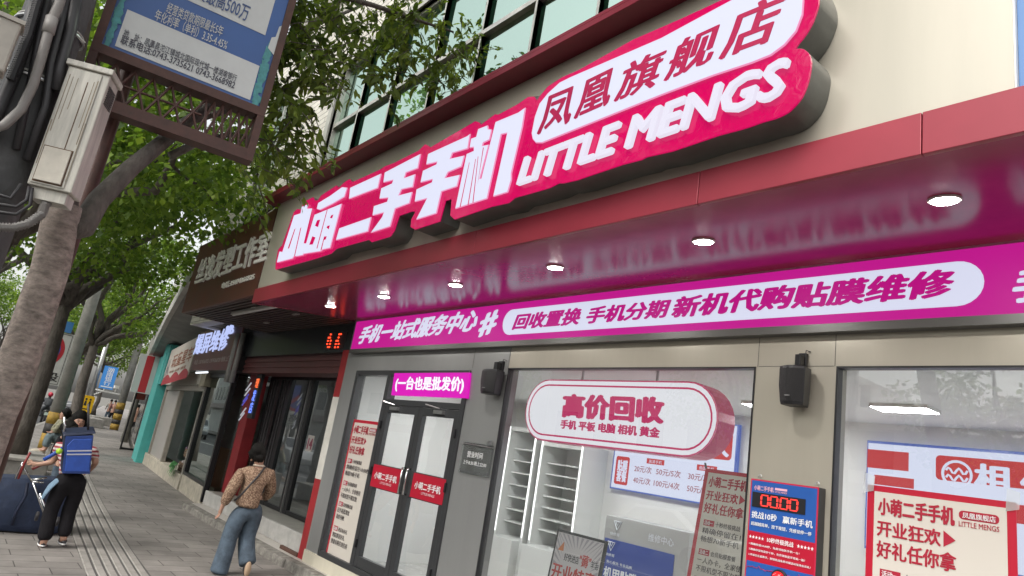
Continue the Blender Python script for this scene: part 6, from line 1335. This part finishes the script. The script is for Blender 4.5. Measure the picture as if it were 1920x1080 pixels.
def gp(x,y,dx=0): return PX(x,y,XG+dx)
T0=[gp(10,905),gp(60,902),gp(88,915)]
bg_=thing('luggage_bag',Vector((XG,gp(40,988).y,0)),'large slouching navy blue cloth bag standing on the pavement','bag')
me_pts=[(-.32,-.52),(.3,-.52),(.34,.3),(.28,.42),(-.28,.42),(-.34,.3)]
c0=gp(38,985); mb=MB(); ring=[]
lv=[(0,.92,.0),(.1,1.02,0),(.3,1.0,.02),(.48,.96,.05),(.58,.88,.06),(.635,.7,.05)]
for z_,s_,j_ in lv: ring.append([Vector((c0.x+x*s_+random.uniform(-.02,.02),c0.y+y*s_+.02+random.uniform(-.025,.025),z_+random.uniform(0,.03)+(.05*y if z_>.4 else 0))) for x,y in me_pts])
N=len(me_pts); vs=[v for r in ring for v in r]; fs=[tuple(range(N))[::-1],tuple((len(lv)-1)*N+i for i in range(N))]
for j in range(len(lv)-1):
    for i in range(N): fs.append((j*N+i,j*N+(i+1)%N,(j+1)*N+(i+1)%N,(j+1)*N+i))
o=mb.add(vs,fs).build('bag_body',mat('navy_bag_cloth',(.022,.035,.075),.7,var=.25,vs=7,bump=.8,bs=9),bg_,smooth=True,bevel=.05,seg=3)
mb=MB(); mb.tube([gp(52,905,.36),gp(48,930,.37),gp(30,960,.37),gp(22,985,.36)],.018,6); mb.build('seam_strap',navy,bg_,smooth=True)

# woman facing us behind the bag
X0=-12.3; fq=lambda x,y,dx=0: PX(x,y,X0+dx)
fw_=thing('person',Vector((X0,fq(150,900).y,0)),'person with black hair facing the camera, half hidden behind the blue bag','person')
hc=fq(148,790); gy=hc.y+.02
nd={'pel':((X0,gy,.85),(.13,.10)),'chs':((X0,gy,1.15),(.15,.10)),'nk':((X0+.02,gy,hc.z-.16),.05),'hd':((X0+.04,hc.y,hc.z-.03),.082),'hdt':((X0+.04,hc.y,hc.z+.06),.078),'shl':((X0,gy-.17,hc.z-.26),.05),'ell':((X0+.05,gy-.22,hc.z-.5),.04),'wrl':((X0+.25,gy-.15,hc.z-.62),.028),'shr':((X0,gy+.17,hc.z-.26),.05),'elr':((X0+.05,gy+.22,hc.z-.5),.04),'wrr':((X0+.25,gy+.15,hc.z-.62),.028),'hl':((X0,gy-.09,.8),.08),'kl':((X0+.03,gy-.09,.45),.06),'al':((X0,gy-.09,.08),.04),'fl':((X0+.14,gy-.09,.035),.035),'hr':((X0,gy+.09,.8),.08),'kr':((X0+.03,gy+.09,.45),.06),'ar':((X0,gy+.09,.08),.04),'fr':((X0+.14,gy+.09,.035),.035)}
ed=[('pel','chs'),('chs','nk'),('nk','hd'),('hd','hdt'),('chs','shl'),('shl','ell'),('ell','wrl'),('chs','shr'),('shr','elr'),('elr','wrr'),('pel','hl'),('hl','kl'),('kl','al'),('al','fl'),('pel','hr'),('hr','kr'),('kr','ar'),('ar','fr')]
hand(nd,ed,'wrl',nd['wrl'][0],(1,0,-.3),(0,1,0)); hand(nd,ed,'wrr',nd['wrr'][0],(1,0,-.3),(0,1,0)); skin('body',nd,ed,skinm,fw_)
nd={'leg':((X0,gy,.80),(.16,.12)),'chs':((X0,gy,1.12),(.18,.13)),'nk':((X0,gy,hc.z-.22),.09),'shl':((X0,gy-.17,hc.z-.26),.07),'ell':((X0+.05,gy-.22,hc.z-.5),.058),'wrl':((X0+.22,gy-.16,hc.z-.61),.042),'shr':((X0,gy+.17,hc.z-.26),.07),'elr':((X0+.05,gy+.22,hc.z-.5),.058),'wrr':((X0+.22,gy+.16,hc.z-.61),.042)}
skin('jacket',nd,[('leg','chs'),('chs','nk'),('chs','shl'),('shl','ell'),('ell','wrl'),('chs','shr'),('shr','elr'),('elr','wrr')],blackcloth,fw_)
nd={'p':((X0,gy,.82),(.15,.11)),'hl':((X0,gy-.09,.74),.09),'kl':((X0+.03,gy-.09,.45),.075),'al':((X0,gy-.09,.1),.065),'hr':((X0,gy+.09,.74),.09),'kr':((X0+.03,gy+.09,.45),.075),'ar':((X0,gy+.09,.1),.065)}
skin('trousers',nd,[('p','hl'),('hl','kl'),('kl','al'),('p','hr'),('hr','kr'),('kr','ar')],denim,fw_)
hair(fw_,(X0-.02,hc.y,hc.z+.055),.112,(((X0-.04,hc.y+.09,hc.z-.02),.06),((X0-.04,hc.y-.09,hc.z),.055),((X0-.05,hc.y+.1,hc.z-.12),.05)))
fx_=X0+.118; mb=MB()
for s_ in (-1,1): mb.ellipsoid((fx_-.004,hc.y+s_*.032,hc.z+.012),.008,.014,.005,8,5); mb.ellipsoid((fx_-.003,hc.y+s_*.034,hc.z+.032),.006,.018,.004,8,5)
mb.build('eyes',ink,fw_,smooth=True); mb=MB(); mb.ellipsoid((fx_+.006,hc.y,hc.z-.012),.014,.011,.018,8,6); mb.build('nose',skinm,fw_,smooth=True); mb=MB(); mb.ellipsoid((fx_-.006,hc.y,hc.z-.048),.008,.02,.006,8,5); mb.build('mouth',mat('lips',(.30,.09,.08),.5),fw_,smooth=True)

# seated man in a camouflage jacket
X0=-19.3; fq=lambda x,y,dx=0: PX(x,y,X0+dx)
sm=thing('person',Vector((X0,fq(95,850).y,0)),'seated person in a camouflage jacket and grey-blue trousers facing the road','person')
hd=fq(121,777); ch=fq(114,800); pv=fq(118,824); kn=fq(93,814); ft=fq(76,847); 
camo=mat('camouflage_cloth',(.26,.25,.17),.9,var=.75,vs=13)
nd={'pel':(pv,(.14,.12)),'chs':(ch,(.15,.11)),'nk':(hd+Vector((0,0,-.17)),.055),'hd':(hd+Vector((0,-.02,-.03)),.085),'hdt':(hd+Vector((0,.0,.06)),.085),'sa':(ch+Vector((.16,0,.12)),.055),'ea':(ch+Vector((.2,-.12,-.12)),.045),'wa':(kn+Vector((.12,.08,.08)),.03),'sb':(ch+Vector((-.16,0,.12)),.055),'eb':(ch+Vector((-.2,-.12,-.12)),.045),'wb':(kn+Vector((-.12,.08,.08)),.03),'ka':(kn+Vector((.1,0,0)),.065),'fa':(ft+Vector((.1,.06,.05)),.045),'ta':(ft+Vector((.1,-.12,0)),.035),'kb':(kn+Vector((-.1,0,0)),.065),'fb':(ft+Vector((-.12,.06,.05)),.045),'tb':(ft+Vector((-.12,-.12,0)),.035)}
ed=[('pel','chs'),('chs','nk'),('nk','hd'),('hd','hdt'),('chs','sa'),('sa','ea'),('ea','wa'),('chs','sb'),('sb','eb'),('eb','wb'),('pel','ka'),('ka','fa'),('fa','ta'),('pel','kb'),('kb','fb'),('fb','tb')]
hand(nd,ed,'wa',nd['wa'][0],(0,-1,-.5),(1,0,0)); hand(nd,ed,'wb',nd['wb'][0],(0,-1,-.5),(1,0,0)); skin('body',nd,ed,skinm,sm)
nd2={'pel':(pv+Vector((0,0,.03)),(.18,.15)),'chs':(ch,(.19,.15)),'up':(ch+Vector((0,.02,.16)),(.13,.1)),'sa':(ch+Vector((.17,0,.12)),.08),'ea':(ch+Vector((.2,-.12,-.12)),.07),'wa':(kn+Vector((.12,.1,.1)),.05),'sb':(ch+Vector((-.17,0,.12)),.08),'eb':(ch+Vector((-.2,-.12,-.12)),.07),'wb':(kn+Vector((-.12,.1,.1)),.05)}
skin('camouflage_jacket',nd2,[('pel','chs'),('chs','up'),('up','sa'),('sa','ea'),('ea','wa'),('up','sb'),('sb','eb'),('eb','wb')],camo,sm)
nd2={'pel':(pv,(.17,.14)),'ka':(kn+Vector((.1,0,0)),.095),'fa':(ft+Vector((.1,.06,.1)),.075),'kb':(kn+Vector((-.1,0,0)),.095),'fb':(ft+Vector((-.12,.06,.1)),.075)}
skin('trousers',nd2,[('pel','ka'),('ka','fa'),('pel','kb'),('kb','fb')],mat('grey_teal_cloth',(.12,.16,.17),.9,var=.25,vs=8),sm)
hair(sm,hd+Vector((0,.03,.04)),.11,((hd+Vector((0,.06,-.01)),.09),))
for s_ in (.1,-.12): mb=MB(); mb.ellipsoid(ft+Vector((s_,-.06,.0)),.05,.15,.055,12,8); mb.build('shoe',mat('pale_canvas',(.45,.40,.32),.8),sm,smooth=True)
mb=MB(); mb.ellipsoid(hd+Vector((.0,-.112,-.02)),.012,.018,.016,8,6); mb.build('nose',skinm,sm,smooth=True); mb=MB()
for s_ in (-1,1): mb.ellipsoid(hd+Vector((s_*.032,-.098,.012)),.014,.006,.006,8,5)
mb.build('eyes',ink,sm,smooth=True); mb=MB(); mb.ellipsoid(hd+Vector((0,-.092,-.06)),.02,.006,.006,8,5); mb.build('mouth',MATS['lips'],sm,smooth=True)
o=MB().box(X0-.45,X0+.45,pv.y-.2,pv.y+.25,0,max(.12,pv.z-.14)).build('stone_seat',concrete,None,bevel=.02); tag(o,'low stone seat under the seated person in camouflage','seat')

# scooter rider on the road
def rider(px,py,X,label,jc,hc_):
    g0=PX(px,py,X); t=thing('scooter',Vector((X,g0.y,-.12)),label[0],'scooter'); z0=-.12
    mb=MB(); v=lambda x,y,z: Vector((X+x,g0.y+y,z0+z))
    for xx in (-.6,.6): MB().tube([v(xx,-.05,.25),v(xx,.05,.25)],.25,16).build('wheel',ink,t,smooth=False)
    nd={'a':(v(.55,0,.62),.13),'b':(v(.2,0,.62),.16),'c':(v(-.1,0,.35),.14),'d':(v(-.45,0,.5),.12),'e':(v(-.5,0,.95),.08)}
    skin('body',nd,[('a','b'),('b','c'),('c','d'),('d','e')],mat('scooter_black',(.03,.032,.03),.3),t,1)
    MB().tube([v(-.5,-.3,1.0),v(-.5,.3,1.0)],.02,6).build('handlebar',ink,t); MB().box(X+.78,X+.82,g0.y-.1,g0.y+.1,z0+.45,z0+.6).build('number_plate',mat('plate_pale',(.5,.6,.52),.5),t)
    p=thing('person',v(0,0,.1),label[1],'person')
    nd={'pel':(v(.15,0,.82),.16),'chs':(v(.05,0,1.15),(.19,.15)),'nk':(v(-.02,0,1.38),.06),'hd':(v(-.02,0,1.5),.09),'hdt':(v(-.02,0,1.58),.08),'sa':(v(.02,-.18,1.28),.075),'ea':(v(-.15,-.28,1.08),.06),'wa':(v(-.45,-.26,1.03),.04),'sb':(v(.02,.18,1.28),.075),'eb':(v(-.15,.28,1.08),.06),'wb':(v(-.45,.26,1.03),.04),'ka':(v(-.25,-.16,.72),.08),'fa':(v(-.2,-.16,.3),.06),'kb':(v(-.25,.16,.72),.08),'fb':(v(-.2,.16,.3),.06)}
    skin('body',nd,[('pel','chs'),('chs','nk'),('nk','hd'),('hd','hdt'),('chs','sa'),('sa','ea'),('ea','wa'),('chs','sb'),('sb','eb'),('eb','wb'),('pel','ka'),('ka','fa'),('pel','kb'),('kb','fb')],jc,p,1)
    mb=MB(); mb.ellipsoid(v(-.01,0,1.56),.14,.13,.14,12,8); mb.build('helmet',hc_,p,smooth=True)
rider(77,796,-46,('dark scooter with a pale number plate riding off on the road','person on the dark scooter in a black jacket and red helmet'),mat('jacket_grey',(.06,.065,.07),.8),mat('helmet_red',(.5,.03,.06),.3))
rider(47,778,-75,('distant scooter near the far end of the road','person riding the most distant scooter in a blue helmet'),mat('jacket_blue',(.06,.08,.14),.8),mat('helmet_blue',(.1,.15,.4),.3))
# parked scooters and far pedestrians
def walker(px,py,label,cl,tr):
    g0=PZ(px,py); v=lambda x,y,z: g0+Vector((x,y,z)); p=thing('person',g0,label,'person','distant pedestrians')
    nd={'pel':(v(0,0,.88),(.13,.11)),'chs':(v(0,0,1.2),(.17,.12)),'nk':(v(0,0,1.42),.05),'hd':(v(0,0,1.53),.085),'hdt':(v(0,0,1.62),.08),'sa':(v(0,-.19,1.34),.06),'ea':(v(.03,-.24,1.08),.05),'wa':(v(-.05,-.24,.85),.035),'sb':(v(0,.19,1.34),.06),'eb':(v(.03,.24,1.08),.05),'wb':(v(-.05,.24,.85),.035),'ka':(v(-.08,-.1,.47),.07),'fa':(v(.05,-.1,.06),.05),'kb':(v(.1,.1,.47),.07),'fb':(v(.22,.1,.08),.05)}
    skin('body',nd,[('pel','chs'),('chs','nk'),('nk','hd'),('hd','hdt'),('chs','sa'),('sa','ea'),('ea','wa'),('chs','sb'),('sb','eb'),('eb','wb'),('pel','ka'),('ka','fa'),('pel','kb'),('kb','fb')],skinm,p,1)
    nd2={k:(a,(b if hasattr(b,'__len__') else (b,b))) for k,(a,b) in nd.items()}; g=lambda ks,f: {k:(nd2[k][0],(nd2[k][1][0]*f,nd2[k][1][1]*f)) for k in ks}
    skin('coat',g(['pel','chs','sa','ea','wa','sb','eb','wb'],1.25),[('pel','chs'),('chs','sa'),('sa','ea'),('ea','wa'),('chs','sb'),('sb','eb'),('eb','wb')],cl,p,1); skin('trousers',g(['pel','ka','fa','kb','fb'],1.2),[('pel','ka'),('ka','fa'),('pel','kb'),('kb','fb')],tr,p,1)
    mb=MB(); mb.ellipsoid(v(.01,0,1.6),.1,.1,.1,10,7); mb.build('hair',hairm,p,smooth=True)
walker(244,818,'distant person in dark clothes walking close to the far shops',blackcloth,blackcloth)
walker(205,793,'distant person in a red-brown coat near the striped pole',mat('coat_maroon',(.13,.05,.05),.9),blackcloth)
walker(198,790,'distant person in a pale coat farther along the pavement',mat('coat_pale',(.4,.38,.35),.9),denim)
# parked cars across the road
def car(x,y,label,c):
    t=thing('parked_car',(x,y,-.12),label,'car','cars on the road'); z=-.12
    prof=[(-2.1,.35),(-2.15,.7),(-1.9,.88),(-1.1,.95),(-.55,1.42),(.75,1.45),(1.5,1.0),(2.05,.95),(2.15,.6),(2.1,.35)]
    mb=MB(); mb.prism([(x+a,y-.85,z+b) for a,b in prof],(0,1.7,0)); mb.build('body',mat('car_paint_%d'%int(-x),c,.25,.2,coat=.5),t,bevel=.08,seg=3)
    gl_=mat('car_glass',(.02,.025,.03),.06)
    for yy in (y-.855,y+.855): mb=MB(); mb.ngon([(x+a,yy,z+b) for a,b in ((-.95,.95),(-.5,1.34),(.7,1.36),(1.3,1.0))]); mb.build('side_window',gl_,t)
    mb=MB(); mb.quad((x+.82,y-.75,z+1.42),(x+.82,y+.75,z+1.42),(x+1.47,y+.78,z+1.04),(x+1.47,y-.78,z+1.04)); mb.build('windscreen',gl_,t)
    for a in (-1.35,1.35):
        for yy in (y-.87,y+.70): w_=MB().tube([(x+a,yy,z+.32),(x+a,yy+.17,z+.32)],.32,18).build('wheel',ink,t); MB().tube([(x+a,yy-.005,z+.32),(x+a,yy+.175,z+.32)],.19,14).build('rim',chrome,w_)
    for yy in (y-.6,y+.6): MB().box(x+2.12,x+2.17,yy-.15,yy+.15,z+.62,z+.76).build('headlight',white,t)
car(-33,-3.6,'white car on the road seen past the near trunk',(.6,.6,.6)); car(-58,1.5,'silver car farther along the road',(.4,.42,.44)); car(-12,-7.2,'white car across the road reflected in the repair shop glass',(.62,.62,.62)); car(-20,-7.0,'grey car parked across the road behind the white one',(.2,.21,.23))
